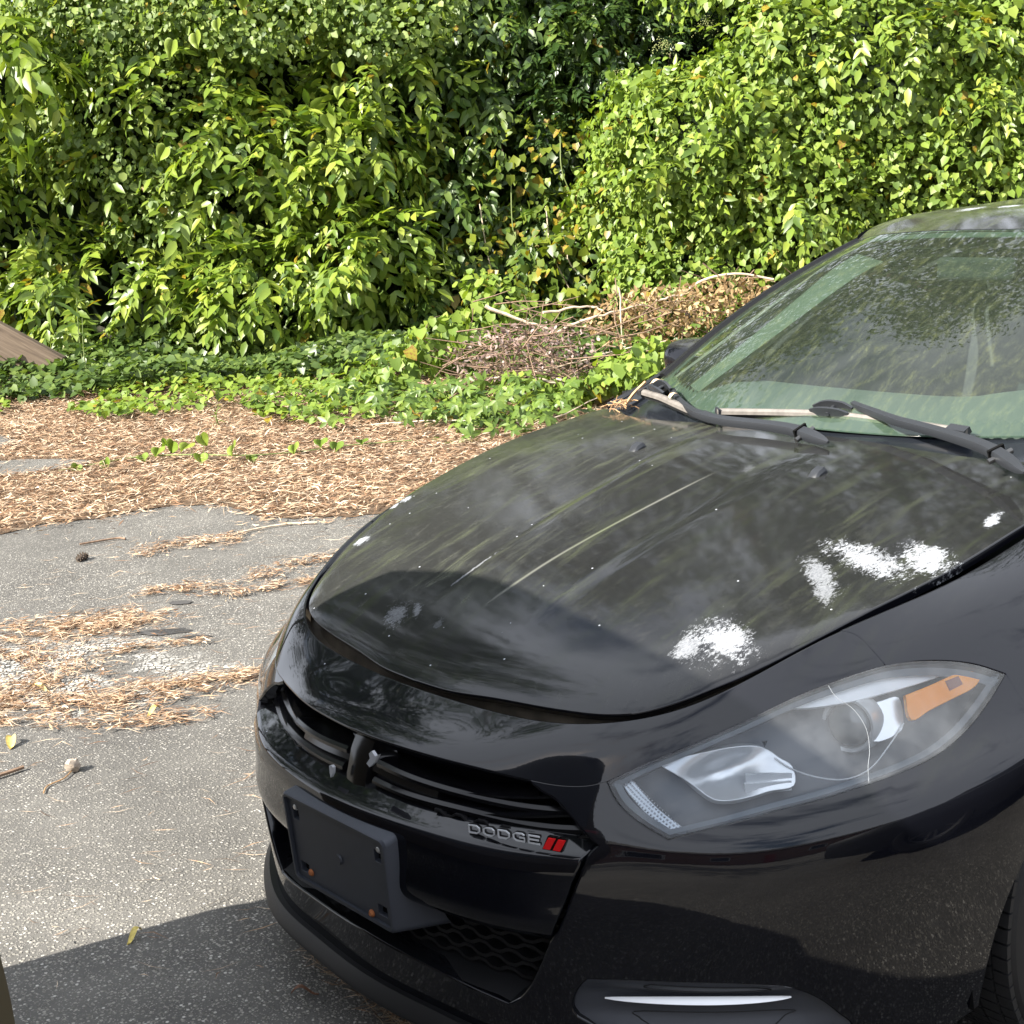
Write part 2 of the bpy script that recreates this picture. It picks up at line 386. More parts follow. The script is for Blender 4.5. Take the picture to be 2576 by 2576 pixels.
# the ledge that runs under the head lights: extra rows between the bumper face and the lamps
TK = [.17, .30, .42, .53, .565, .605, .67, .755, .84]
ROWS[2] = [(0.0300,0.0000,0.4200),(0.0120,0.2000,0.4200),(-0.0470,0.4000,0.4200),(-0.1300,0.5380,0.4200),(-0.2837,0.7285,0.4298),(-0.6034,0.8918,0.4395),(-0.9501,0.9130,0.4500),(-1.3700,0.9050,0.4500),(-1.9000,0.9050,0.4500),(-2.6000,0.9100,0.4500),(-3.4000,0.9150,0.4500),(-4.1000,0.8800,0.4500),(-4.5200,0.7600,0.4500)]
ROWS[3] = [(0.0300,0.0000,0.5300),(0.0120,0.2000,0.5300),(-0.0500,0.3950,0.5300),(-0.1250,0.5200,0.5350),(-0.2754,0.7198,0.5622),(-0.5955,0.8999,0.6036),(-0.9501,0.9190,0.6198),(-1.3700,0.9100,0.6300),(-1.9000,0.9100,0.6400),(-2.6000,0.9150,0.6500),(-3.4000,0.9200,0.6600),(-4.1000,0.8800,0.6700),(-4.5200,0.7700,0.6600)]
ROWS.insert(4, [(0.0219,0.0000,0.5658),(0.0034,0.1989,0.5660),(-0.0604,0.3892,0.5631),(-0.1290,0.5102,0.5680),(-0.2883,0.7083,0.6008),(-0.6037,0.8868,0.6495),(-0.9495,0.9213,0.6666),(-1.3700,0.9138,0.6804),(-1.9000,0.9139,0.6944),(-2.6000,0.9184,0.7079),(-3.4000,0.9230,0.7202),(-4.1058,0.8801,0.7307),(-4.5258,0.7722,0.7172)])
ROWS.insert(5, [(0.0074,0.0000,0.6048),(-0.0117,0.1974,0.6051),(-0.0773,0.3816,0.5985),(-0.1384,0.4992,0.6029),(-0.3200,0.6842,0.6314),(-0.6269,0.8501,0.6817),(-0.9517,0.9103,0.7150),(-1.3700,0.9157,0.7320),(-1.9000,0.9164,0.7497),(-2.6000,0.9204,0.7666),(-3.4000,0.9249,0.7811),(-4.1140,0.8794,0.7908),(-4.5340,0.7729,0.7739)])
S1 = Surf(ROWS, TK, SK)
def on_skin(x, z, side=1):
    p = np.array([1.07+(-x-.6), z], float); p[0] = np.interp(-x, [.6, .95, 1.37, 1.9, 2.6, 3.4, 4.1, 4.5], [1.07, 1.40, 1.68, 2.2, 2.9, 3.7, 4.4, 4.83])
    p[1] = np.interp(z, [.17, .3, .45, .62, .8, .9, .97], [.17, .30, .42, .53, .67, .755, .84])
    for _ in range(12):
        q = S1(p[0], p[1])[0]; e = np.array([q[0]-x, q[2]-z])
        a = S1(p[0]+1e-4, p[1])[0]; b = S1(p[0], p[1]+1e-4)[0]
        J = np.array([[a[0]-q[0], b[0]-q[0]], [a[2]-q[2], b[2]-q[2]]])/1e-4
        p = p-np.clip(np.linalg.solve(J, e), -.1, .1)
    return p
def mir(P): return [(-u, t) for u, t in P][::-1]

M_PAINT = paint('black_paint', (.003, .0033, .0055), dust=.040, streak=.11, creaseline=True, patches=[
    (-.262, -.185, .055, .032, .9, .34), (-.285, -.150, .035, .014, .9, .36), (-.268, -.065, .022, .014, .3, .16), (-.425, -.142, .085, .0055, .0, .42), (-.98, .10, .04, .02, .3, .12),  # faint pale marks; the thin long one paints the crease's bright reflection streak
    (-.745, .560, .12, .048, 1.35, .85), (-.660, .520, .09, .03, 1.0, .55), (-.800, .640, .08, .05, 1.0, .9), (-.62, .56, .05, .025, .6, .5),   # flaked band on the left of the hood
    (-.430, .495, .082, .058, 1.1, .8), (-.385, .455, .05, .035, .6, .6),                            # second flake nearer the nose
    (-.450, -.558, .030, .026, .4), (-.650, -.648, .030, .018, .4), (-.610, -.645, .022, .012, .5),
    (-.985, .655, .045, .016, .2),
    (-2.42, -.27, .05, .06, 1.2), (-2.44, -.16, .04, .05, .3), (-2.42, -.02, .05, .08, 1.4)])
M_SIDE = paint('black_paint_side', (.003, .0033, .0055), dust=.010, streak=.02)
M_TRIM = simple('black_plastic', (.009, .009, .010), .5, spec=.3, bump=.25, bscale=900)
M_GLOSSTRIM = simple('gloss_black_trim', (.005, .005, .006), .12)
M_DARK = simple('dark_void', (.004, .004, .004), .9, spec=.1)
M_GREYPL = simple('grey_plastic', (.036, .040, .050), .42, bump=.35, bscale=1400)
M_BRACKET = simple('bracket_plastic', (.026, .030, .040), .52, bump=.3, bscale=1300, var=.15, vscale=9)
M_CHROME = simple('chrome', (.75, .75, .76), .12, metal=1)
M_RUBBER = simple('rubber', (.012, .012, .012), .7)
M_WIPER = simple('wiper_plastic', (.020, .022, .026), .45, bump=.2, bscale=900)
M_SUN = simple('sun_bleached_strip', (.15, .135, .12), .55, var=.2, vscale=60)

car = empty('sedan', (0, 0, 0), 'dusty black sedan with flaked white patches on its hood and no front plate', 'car')

# --- hood
half = [(-.154, 0), (-.158, .10), (-.174, .199), (-.194, .325), (-.220, .425), (-.262, .492), (-.345, .552), (-.491, .618), (-.786, .692), (-1.10, .714), (-1.36, .732)]
side = cr(half, 8)
rear = cr([(-1.385, .726), (-1.345, .63), (-1.284, .546), (-1.252, .454), (-1.241, .357), (-1.245, .22), (-1.247, .075), (-1.247, 0)], 6)
hp = np.vstack([side, rear[:-1]])
hood_poly = [(y, -x) for x, y in hp]+[(-y, -x) for x, y in hp[::-1] if y > 1e-6]
_hy = side[:, 1]; _ht = -side[:, 0]
def roll(u, t):
    tf = np.interp(np.abs(u), _hy, _ht); return .015*np.exp(-np.clip(t-tf, -.01, 1)/.035)*np.clip((.62-t)/.25, 0, 1)
SH = Fun(lambda u, t: np.stack([-t, u, Hood(-t, u)+.005-roll(u, t)], 1))
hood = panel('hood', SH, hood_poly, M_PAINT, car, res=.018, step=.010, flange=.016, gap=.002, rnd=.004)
# inner structure below the hood edge: pale dusty channel seen through the open gap
ch = MB()
ring = np.array([(x, y) for x, y in hp if x > -.62]); ring = np.vstack([ring[:0:-1]*[1, -1], ring])
V = []
for x, y in ring:
    z = float(Hood(x, y))-.012; c = np.array([-.45, 0]); d = np.array([x, y])-c; d /= np.linalg.norm(d)
    V += [(x-d[0]*.030, y-d[1]*.030, z-.012), (x-d[0]*.026, y-d[1]*.026, z-.046), (x+d[0]*.009, y+d[1]*.009, z-.042), (x+d[0]*.016, y+d[1]*.016, z-.075)]
ch.add(V, [(4*i+k, 4*i+4+k, 4*i+5+k, 4*i+1+k) for i in range(len(ring)-1) for k in range(3)])
ch.build('hood_channel', simple('dusty_channel', (.075, .062, .045), .5, var=.45, vscale=25), car, smooth=True)
# washer nozzles
for y in (.25, -.25):
    x = -1.012; z = float(Hood(x, y))+.004
    mb = MB()
    prof = [(.030, .0), (.028, .006), (.010, .019), (-.012, .021), (-.022, .012), (-.024, 0)]
    V = []
    for w in (-.0155, -.011, .011, .0155):
        k = .55 if abs(w) > .012 else 1
        V += [(x+.78*a*(.92 if k < 1 else 1), y+w*.8, z-.004+.8*b*k+a*-.18) for a, b in prof]
    n = len(prof)
    F = [(i*n+j, i*n+j+1, (i+1)*n+j+1, (i+1)*n+j) for i in range(3) for j in range(n-1)]+[tuple(range(n)), tuple(range(3*n, 4*n))[::-1]]
    mb.add(V, F).build('washer_nozzle', M_WIPER, car, smooth=False)

# --- headlight outline etc. in skin coordinates
hl_up = [(.517,.673),(.572,.704),(.640,.724),(.696,.736),(.757,.746),(.826,.747),(.902,.742),(.963,.730),(1.027,.713),(1.084,.695),(1.145,.671)]
hl_lo = [(1.145,.671),(1.104,.646),(1.053,.622),(.995,.605),(.938,.598),(.874,.595),(.814,.592),(.756,.590),(.698,.584),(.653,.578),(.615,.571)]
hl_in = [(.615,.571),(.577,.600),(.545,.632),(.517,.673)]
grille_end = [(.384,.664),(.413,.649),(.443,.637),(.474,.61),(.486,.596),(.515,.565)]
insert = [(.515,.565),(.497,.545),(.478,.505),(.458,.457),(.444,.423),(.431,.399),(.423,.378),(.398,.319),(.373,.28),(.345,.257)]
floor_ = [(.345,.257),(.301,.261),(.158,.27),(.0,.279)]
fog = [(.452,.262),(.445,.279),(.452,.308),(.467,.334),(.483,.341),(.566,.347),(.658,.348),(.734,.341),(.771,.332),(.808,.308),(.839,.274),(.862,.238),(.80,.222),(.66,.216),(.52,.226)]
seam = [(.909,.740),(.857,.809),(.823,.836)]
C = lambda p, n=5: [tuple(x) for x in cr(p, n)]
lip = [(0,.670),(.10,.670),(.20,.669),(.29,.668),(.384,.664),(.437,.662),(.484,.665),(.517,.673)]
TT = .836
# nose panel: from the hood gap down to the grille lip, back along the head lights to the fender seam
hu = C(hl_up[:7])[:-1]+[(.909,.740)]
nose_half = [(u, TT) for u in np.linspace(0, .823, 30)]+C(seam[::-1])[1:]+hu[::-1][1:]+C(lip)[::-1][1:]
nose = panel('nose_panel', S1, nose_half+[(-u, t) for u, t in nose_half[::-1] if u > 1e-6], M_SIDE, car, res=.014, flange=.02, gap=.0018, rnd=.004)
# bumper cover
ARX, ARZ, ARR = -.99, .30, .372
def arch(a0, a1, n=16): return [tuple(on_skin(ARX+ARR*math.cos(math.radians(a)), ARZ+ARR*math.sin(math.radians(a)))) for a in np.linspace(a0, a1, n)]
af = arch(-14, 55)
end0 = tuple(on_skin(-.60, .175))
bump_half = C(grille_end)[:-1]+C(insert)[:-1]+C(floor_)+[(0, .172)]
low = [(u, .172) for u in np.linspace(0, end0[0]-.06, 24)]+[(end0[0]-.02, .185)]
bl = C(grille_end)[:-1]+C(insert)[:-1]+C(floor_)
outer = low+af+[(1.145, .671)]+C(hl_lo)[1:]+C(hl_in)[1:]+C(lip)[::-1][1:(len(C(lip))-1-4*5+1)]
i0 = len(outer)
outer = outer+bl[1:]
right = [(-u, t) for u, t in outer[::-1]]
full = [p for p in outer if True]
full = outer+right[1:-1]
M_FLOORP = M_SIDE
bumper = panel('bumper_cover', S1, full, M_SIDE, car, holes=[C(fog+[fog[0]])[:-1], mir(C(fog+[fog[0]])[:-1])], res=.018, flange=.035, gap=.0016, rnd=.005)
# fenders
aft = arch(55, 194, 22)
fend = [(.823, TT), *C(seam[::-1])[1:]]+C([(.909,.740)]+hl_up[7:])[1:]+aft+[(1.775, .19), (1.80, .60), (1.79, TT)]+[(u, TT) for u in np.linspace(1.75, .84, 20)]
for P in (fend, mir(fend)): panel('fender', S1, P, M_SIDE, car, res=.022, flange=.03, gap=.0018, rnd=.005)
# doors, quarters, sills
RAX = -3.69
ar = [tuple(on_skin(RAX+.365*math.cos(math.radians(a)), .30+.365*math.sin(math.radians(a)))) for a in np.linspace(14, 166, 20)]
d1 = [(1.782, .23), (2.82, .23), (2.86, .6), (2.84, TT), (1.797, TT), (1.806, .60)]
d2 = [(2.826, .23), (ar[0][0]-.12, .23), (ar[0][0]-.02, .42), (ar[0][0]+.12, .67), (3.60, TT), (2.846, TT), (2.866, .6)]
qp = [(3.606, TT), (ar[0][0]+.126, .67), (ar[0][0]-.014, .42), (ar[0][0]-.11, .23), (ar[0][0], .23)]+ar+[(4.85, .25), (4.85, TT)]
for sgn in (1, -1):
    f = (lambda P: P) if sgn > 0 else mir
    for P in (d1, d2):
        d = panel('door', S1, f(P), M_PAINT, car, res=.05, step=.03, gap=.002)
        u = max(p[0] for p in P)-.17; c = S1(sgn*u, .745)[0]; nn = S1.normal([sgn*u], [.745])[0]
        h = MB().box((c[0]-.11, c[1]-.012, c[2]-.014), (c[0]+.10, c[1]+.020*sgn if sgn > 0 else c[1]+.012, c[2]+.014)) if sgn > 0 else MB().box((c[0]-.11, c[1]-.020, c[2]-.014), (c[0]+.10, c[1]+.012, c[2]+.014))
        bevel(h.build('door_handle', M_SIDE, d), .008, 3)
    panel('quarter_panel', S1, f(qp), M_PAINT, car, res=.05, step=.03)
    panel('sill', S1, f([(1.70, .172), (3.38, .172), (3.40, .224), (1.70, .224)]), M_TRIM, car, res=.05, step=.04)
# tail
tb = MB(); n = 14
for t in np.linspace(.2, TT, n):
    a = S1(4.85, t)[0]
    for w in np.linspace(1, -1, 11): tb.V.append((a[0]-.09*(1-w*w), a[1]*w, a[2]))
tb.F = [(i*11+j, i*11+j+1, (i+1)*11+j+1, (i+1)*11+j) for i in range(n-1) for j in range(10)]
tb.build('rear_bumper', M_SIDE, car, smooth=True)
for sgn in (1, -1):
    t_ = MB().box((-4.63, .30*sgn-.0 if sgn > 0 else -.64, .78), (-4.585, .64 if sgn > 0 else -.30, .92)); bevel(t_.build('tail_light', simple('tail_lens', (.25, .008, .008), .1), car), .012)
# inner shell so that no gap shows daylight
sh = MB()
for u0, u1, t0, t1 in ((.40, 1.02, .24, .80), (-1.02, -.40, .24, .80), (1.36, 4.8, .62, .82), (-4.8, -1.36, .62, .82)):
    us = np.linspace(u0, u1, 16); ts = np.linspace(t0, t1, 6); g = np.array([(a, b) for b in ts for a in us])
    V = Off(S1, -.11 if abs(u0) < 1.1 else -.04)(g[:, 0], g[:, 1]); sh.add(V, [(i*16+j, i*16+j+1, (i+1)*16+j+1, (i+1)*16+j) for i in range(5) for j in range(15)])
sh.box((-4.3, -.62, .22), (-.42, .62, .60))
sh.box((-1.30, -.60, .60), (-.40, .60, .68))
sh.build('underbody', M_DARK, car)
# wheel houses and wheels
M_TYRE = simple('tyre_rubber', (.011, .011, .012), .62, bump=.2, bscale=500)
M_RIM = simple('alloy', (.42, .42, .44), .3, metal=1)
def make_wheel(parent, x, y, sgn, z=.318, R=.318):
    w = empty('wheel', (x, y, z), parent=parent)
    mb = MB(); prof = [(.075, .205), (.098, .225), (.106, .265), (.098, .300), (.082, .3145), (.0, R), (-.082, .3145), (-.098, .300), (-.106, .265), (-.098, .225), (-.075, .205)]
    n = 60; V = [(r*math.cos(2*math.pi*k/n), a, r*math.sin(2*math.pi*k/n)) for a, r in prof for k in range(n)]
    mb.add(V, [(i*n+k, i*n+(k+1) % n, (i+1)*n+(k+1) % n, (i+1)*n+k) for i in range(len(prof)-1) for k in range(n)])
    ty = mb.build('tyre', M_TYRE, w, smooth=True)
    tr = MB()
    for k in range(72):                                                      # tread blocks
        a0 = 2*math.pi*k/72
        for j, (c, hw) in enumerate(((-.070, .017), (-.031, .0165), (.0085, .0175), (.047, .0165), (.080, .014))):
            o = (.02 if j % 2 else 0); rr = R+.001+(.0 if abs(c) < .06 else -.0035)
            q = []
            for da in (.0 + o, .074+o):
                for yy in (c-hw, c+hw):
                    for r_ in (rr-.006, rr+.005): q.append((r_*math.cos(a0+da), yy, r_*math.sin(a0+da)))
            tr.add(q, [(1, 3, 7, 5), (0, 1, 5, 4), (2, 6, 7, 3), (0, 2, 3, 1), (4, 5, 7, 6)])
    tr.build('tread', M_TYRE, ty, kind='stuff')
    rm = MB(); f = .055*sgn
    n = 40
    for (ra, ya), (rb, yb) in zip([(.205, .075*sgn), (.195, .07*sgn), (.19, -.06*sgn)], [(.195, .07*sgn), (.19, -.06*sgn), (.205, -.075*sgn)]):
        V = [(r_*math.cos(2*math.pi*k/n), y_, r_*math.sin(2*math.pi*k/n)) for r_, y_ in ((ra, ya), (rb, yb)) for k in range(n)]
        rm.add(V, [(k, (k+1) % n, n+(k+1) % n, n+k) for k in range(n)])
    for k in range(10):
        a = 2*math.pi*k/10+(.12 if k % 2 else -.12); d = np.array([math.cos(a), 0, math.sin(a)])
        rm.sweep([d*.03+[0, f*.8, 0], d*.1+[0, f, 0], d*.2+[0, f*1.1, 0]], [(-.014, -.008), (.014, -.008), (.010, .008), (-.010, .008)], (0, sgn, 0))
    rm.tube([(0, f*.4, 0), (0, f*1.1, 0)], .05, 20)
    rm.build('rim', M_RIM, w, smooth=False)
    br = MB().tube([(0, -.02*sgn, 0), (0, .0, 0)], .15, 28); br.build('brake_disc', simple('steel', (.2, .19, .18), .45, metal=1), w)
    return w
for sgn in (1, -1):
    make_wheel(car, -.985, .790*sgn, sgn); make_wheel(car, RAX, .785*sgn, sgn)
    wh = MB(); n = 18
    for X0 in (-.985, RAX):
        b = len(wh.V)
        for k in range(n+1):
            a = math.pi*(-.08+1.16*k/n)
            for y in (.86, .62): wh.V.append((X0+.39*math.cos(a), y*sgn, .31+.39*math.sin(a)))
        wh.F += [(b+2*k, b+2*k+1, b+2*k+3, b+2*k+2) for k in range(n)]
        wh.build('wheel_housing', M_DARK, car); wh = MB()
# --- head lights
def haze_lens(name, haze=.10, tint=(.92, .95, .97), hazecol=(.62, .66, .70)):
    m, nt, b, out = mat(name); k = NT(nt); nt.nodes.remove(b)
    co = k.n('TexCoord').outputs['Object']
    t = k.n('BsdfTransparent'); t.inputs[0].default_value = (*tint, 1)
    g = k.n('BsdfGlossy'); g.inputs['Roughness'].default_value = .035
    fr = k.n('Fresnel'); fr.inputs[0].default_value = 1.5
    d = k.n('BsdfDiffuse'); d.inputs[0].default_value = (*hazecol, 1)
    hz = k.math('MULTIPLY', k.math('MULTIPLY_ADD', k.smooth(k.noise(co, 9, 4, .6), .35, .75), 1.3, .45), haze)
    s = k.mixs(hz, t.outputs[0], d.outputs[0]); s = k.mixs(fr.outputs[0], s, g.outputs[0]); k.l(s, out.inputs[0]); return m
M_LENS = haze_lens('head_light_lens', .045, hazecol=(.80, .84, .88))
M_HOUSE = simple('lamp_housing', (.10, .107, .12), .45)
M_SILVER = simple('lamp_silver', (.82, .83, .84), .4, metal=.1)
M_REFL = simple('lamp_reflector', (.85, .86, .87), .24, metal=.5)
m_, nt_, b_, out_ = mat('amber_reflector'); k_ = NT(nt_)
co_ = k_.n('TexCoord').outputs['Object']
wv = k_.n('TexWave'); wv.inputs['Scale'].default_value = 90; k_.l(k_.mapping(co_, (1, 1, 1), (0, .4, .7)), wv.inputs['Vector'])
k_.l(k_.mixc(wv.outputs['Fac'], (1, .29, .0), (1, .40, .002)), b_.inputs['Base Color']); b_.inputs['Roughness'].default_value = .25
M_AMBER = m_
M_AMBERD = simple('amber_dark', (.22, .055, .02), .4)
prism = simple('lamp_prism', (.5, .54, .58), .25, metal=.5)
hl = C(hl_up)[:-1]+C(hl_lo)[:-1]+C(hl_in)[:-1]
el = dict(
 silver_trim=(-.022, M_SILVER, [(.765,.733),(.798,.737),(.853,.738),(.913,.733),(.977,.723),(1.026,.711),(1.050,.702),(1.024,.700),(.976,.701),(.914,.705),(.856,.711),(.801,.722)]),
 amber_reflector=(-.010, M_AMBER, [(.952,.690),(.996,.691),(1.041,.693),(1.070,.691),(1.086,.686),(1.094,.681),(1.090,.675),(1.074,.670),(1.036,.667),(.993,.663),(.962,.659)]),
 chrome_bezel=(-.036, M_REFL, [(.889,.696),(.920,.695),(.950,.691),(.959,.659),(.946,.649),(.909,.649),(.902,.671)]),
 low_beam_reflector=(-.040, M_REFL, [(.588,.696),(.613,.704),(.661,.702),(.694,.698),(.724,.690),(.746,.677),(.765,.661),(.785,.646),(.788,.626),(.755,.626),(.724,.624),(.694,.625),(.675,.631),(.651,.650),(.622,.672)]),
 side_prism=(-.022, prism, [(.536,.674),(.549,.677),(.568,.658),(.602,.620),(.639,.588),(.621,.586),(.590,.611),(.553,.653)]),
)
for sgn in (1, -1):
    f = (lambda P: P) if sgn > 0 else mir
    h = empty('headlight', parent=car)
    panel('housing', Off(S1, -.075), f(hl), M_HOUSE, h, res=.03, gap=.006, flange=0)
    hw = MB(); p = resample(np.array(f(hl)), .012); n = len(p); p = shrink(p if area(p) > 0 else p[::-1], .004)
    A = Off(S1, -.004)(p[:, 0], p[:, 1]); p2 = shrink(p, .004); Bq = Off(S1, -.076)(p2[:, 0], p2[:, 1])
    hw.add(np.vstack([A, Bq]), [(i, n+i, n+(i+1) % n, (i+1) % n) for i in range(n)]).build('bezel', M_HOUSE, h, smooth=True)
    # rim seal round the lens
    q = shrink(p, .004); A = Off(S1, -.006)(q[:, 0], q[:, 1]); q2 = shrink(q, .009); B2 = Off(S1, -.012)(q2[:, 0], q2[:, 1])
    MB().add(np.vstack([A, B2]), [(i, n+i, n+(i+1) % n, (i+1) % n) for i in range(n)]).build('lens_border', simple('lens_seal', (.20, .22, .24), .35), h, smooth=True)
    for nm, (d, m, P) in el.items():
        if nm == 'low_beam_reflector':
            S = Off(S1, lambda u, t: -.034-.030*np.exp(-(((np.abs(u)-.69)/.05)**2+((t-.662)/.03)**2)))
        else: S = Off(S1, d)
        o = panel(nm, S, f(C(P+[P[0]], 4)[:-1]), m, h, res=.012, gap=0, flange=.010, rnd=.0015)
        if nm == 'amber_reflector':
            panel('amber_patch', Off(S1, -.0085), f([(1.024,.690),(1.050,.690),(1.058,.679),(1.032,.677)]), M_AMBERD, o, res=.02, gap=0, flange=.001, rnd=.0003)
    # steps on the low beam bowl
    st = MB()
    for a, b_, dd in (((.720,.648),(.785,.637), -.036), ((.720,.637),(.785,.630), -.038)):
        P0 = Off(S1, dd)(np.array([a[0], b_[0]])*sgn, np.array([a[1], b_[1]])); st.sweep(P0, [(-.004, -.012), (.004, -.012), (.004, .004), (-.004, .004)], (0, 0, 1))
    st.build('reflector_step', M_SILVER, h)
    # prism studs of the side marker
    pr_ = MB(); S = Off(S1, -.0205)
    for i in range(22):
        v = i/21; c0 = np.array([.541+.087*v, .676-.089*v])
        for j in range(4):
            c = c0+np.array([.010, .0035])*(j-1.5)*.55; P0 = S(sgn*c[0], c[1])[0]; nn = S1.normal([sgn*c[0]], [c[1]])[0]
            t1 = np.cross(nn, [0, 0, 1]); t1 /= np.linalg.norm(t1); t2 = np.cross(nn, t1); r = .0021
            pr_.add([P0+t1*r, P0+t2*r, P0-t1*r, P0-t2*r, P0+nn*.0022], [(0, 1, 4), (1, 2, 4), (2, 3, 4), (3, 0, 4)])
    pr_.build('prism_stud', M_CHROME, h, kind='stuff')
    # projector
    c = Off(S1, -.060)(sgn*.878, .680)[0]; ax = np.array([.96, .22*sgn, .10]); ax /= np.linalg.norm(ax)
    a1 = np.cross(ax, [0, 0, 1]); a1 /= np.linalg.norm(a1); a2 = np.cross(a1, ax)
    n = 36
    def lathe(prof, nm, m, parent):
        mb = MB(); V = [c+ax*d+r*(math.cos(2*math.pi*k/n)*a1+math.sin(2*math.pi*k/n)*a2) for r, d in prof for k in range(n)]
        mb.add(V, [(i*n+k, i*n+(k+1) % n, (i+1)*n+(k+1) % n, (i+1)*n+k) for i in range(len(prof)-1) for k in range(n)])
        return mb.build(nm, m, parent, smooth=True)
    lathe([(.050, -.02), (.048, .006), (.044, .014), (.039, .012), (.037, .002)], 'projector_ring', M_REFL, h)
    m, nt, b, out = mat('projector_glass'); b.inputs['Base Color'].default_value = (.10, .11, .12, 1); b.inputs['Roughness'].default_value = .03; b.inputs['Coat Weight'].default_value = .6
    lathe([(.037*math.cos(t), .002+.024*math.sin(t)) for t in np.linspace(0, 1.5707, 9)], 'projector_lens', m, h)
    rp = C([(.757,.663),(.782,.645),(.815,.630),(.858,.619),(.898,.622),(.933,.640),(.958,.658)])
    P0 = Off(S1, -.032)(sgn*np.array([a for a, b in rp]), np.array([b for a, b in rp])); MB().tube(P0, .0012, 6).build('bezel_line', M_SILVER, h, smooth=True)
    lens = panel('lens', S1, f(hl), M_LENS, h, res=.014, gap=.002, flange=.006, rnd=.003)
    if sgn > 0:
        ck = C([(.812,.744),(.829,.721),(.860,.695),(.883,.665),(.890,.638),(.888,.619),(.887,.596)])
        P0 = Off(S1, .0004)(np.array([a for a, b in ck]), np.array([b for a, b in ck]))
        tag(MB().tube(P0, .00035, 6).build('lens_crack', simple('crack_white', (.30, .32, .34), .4), lens), 'thin pale crack curving down the lens')

# --- grille: backing, cross bars, slats
def curve_u(f, us): return np.array([f(u) for u in us])
us = np.linspace(-.50, .50, 41)
bk = MB(); V = []
for u in us:
    a = S1(u, .668)[0]; b = S1(u, .54)[0]; V += [(a[0]-.10, a[1]*.98, a[2]+.01), (b[0]-.11, b[1]*.98, b[2]-.02)]
bk.add(V, [(2*i, 2*i+1, 2*i+3, 2*i+2) for i in range(len(us)-1)]).build('grille_backing', M_DARK, car)
def slat_pts(tab, n=40, umax=.47):
    y = np.array([a for a, b, c in tab]); x = np.array([b for a, b, c in tab]); z = np.array([c for a, b, c in tab])
    f = nspline(np.concatenate([-y[:0:-1], y]), np.stack([np.concatenate([x[:0:-1], x]), np.concatenate([z[:0:-1], z])], 1))
    return lambda ys: np.array([(f(v)[0], v, f(v)[1]) for v in ys])
def tuck(tab, rec):
    out = []
    for y, x, z in tab:
        u = np.interp(y, [0, .196, .375, .49], [0, .2, .4, .53]); tz = np.interp(z, [.42, .53, .655], [.42, .53, .67])
        xn = S1(u, tz)[0][0]-np.interp(y, [0, .35, .5], [rec, rec*.8, .006]); out.append((y, xn, z+.7*(xn-x)))
    return out
_s = slat_pts
slat_pts = lambda tab: _s(tuck(tab, .034))
UP = slat_pts([(0, -.040, .597), (.12, -.046, .590), (.25, -.062, .592), (.37, -.085, .605), (.47, -.115, .625)])
LO = slat_pts([(0, -.030, .567), (.12, -.036, .562), (.27, -.058, .568), (.40, -.082, .583), (.49, -.112, .603)])
profb = lambda w, h: [(-w, -h), (-.006, -h), (0, -h*.4), (0, h*.4), (-.006, h), (-w, h)]
bar = [(-.030, -.006), (.020, -.006), (.026, -.002), (.026, .003), (.020, .007), (-.030, .009)]
prof = lambda w, h: [(-w, -h), (w*.75, -h), (w, -h*.4), (w, h*.4), (w*.75, h), (-w, h)]
sl = simple('slat_gloss', (.004, .004, .005), .16, spec=.35)
for sg in (1, -1):
    for fn, lim, nm in ((UP, .452, 'grille_slat'), (LO, .480, 'grille_slat')):
        ys = np.linspace(.045, lim, 24)*sg
        MB().sweep(fn(ys), [(sg*a, b) for a, b in profb(.05, .008)], (0, 0, 1)).build(nm, sl, car, smooth=False)
cbm = simple('crossbar_paint', (.0045, .0045, .005), .16)
ys = np.linspace(-.20, .20, 25)
q = UP(ys)+[.003, 0, -.013]; MB().sweep(q, [(-.05, -.012), (-.004, -.010), (0, 0), (-.004, .010), (-.05, .012)], (0, 0, 1)).build('crossbar', cbm, car)
MB().sweep([(-.002, 0, .530), (-.008, 0, .575), (-.022, 0, .62), (-.045, 0, .66)], [(-.034, -.05), (.034, -.05), (.028, -.004), (.0, .0), (-.028, -.004)], (1, 0, 0)).build('crossbar', cbm, car)
def tuck2(pts):
    o = []
    for x, y, z in pts:
        u = np.interp(y, [0, .196, .375, .49], [0, .2, .4, .53]); xn = S1(u, np.interp(z, [.42, .53, .655], [.42, .53, .67]))[0][0]-np.interp(y, [0, .35, .5], [.050, .046, .036]); o.append((xn, y, z-.004))
    return o
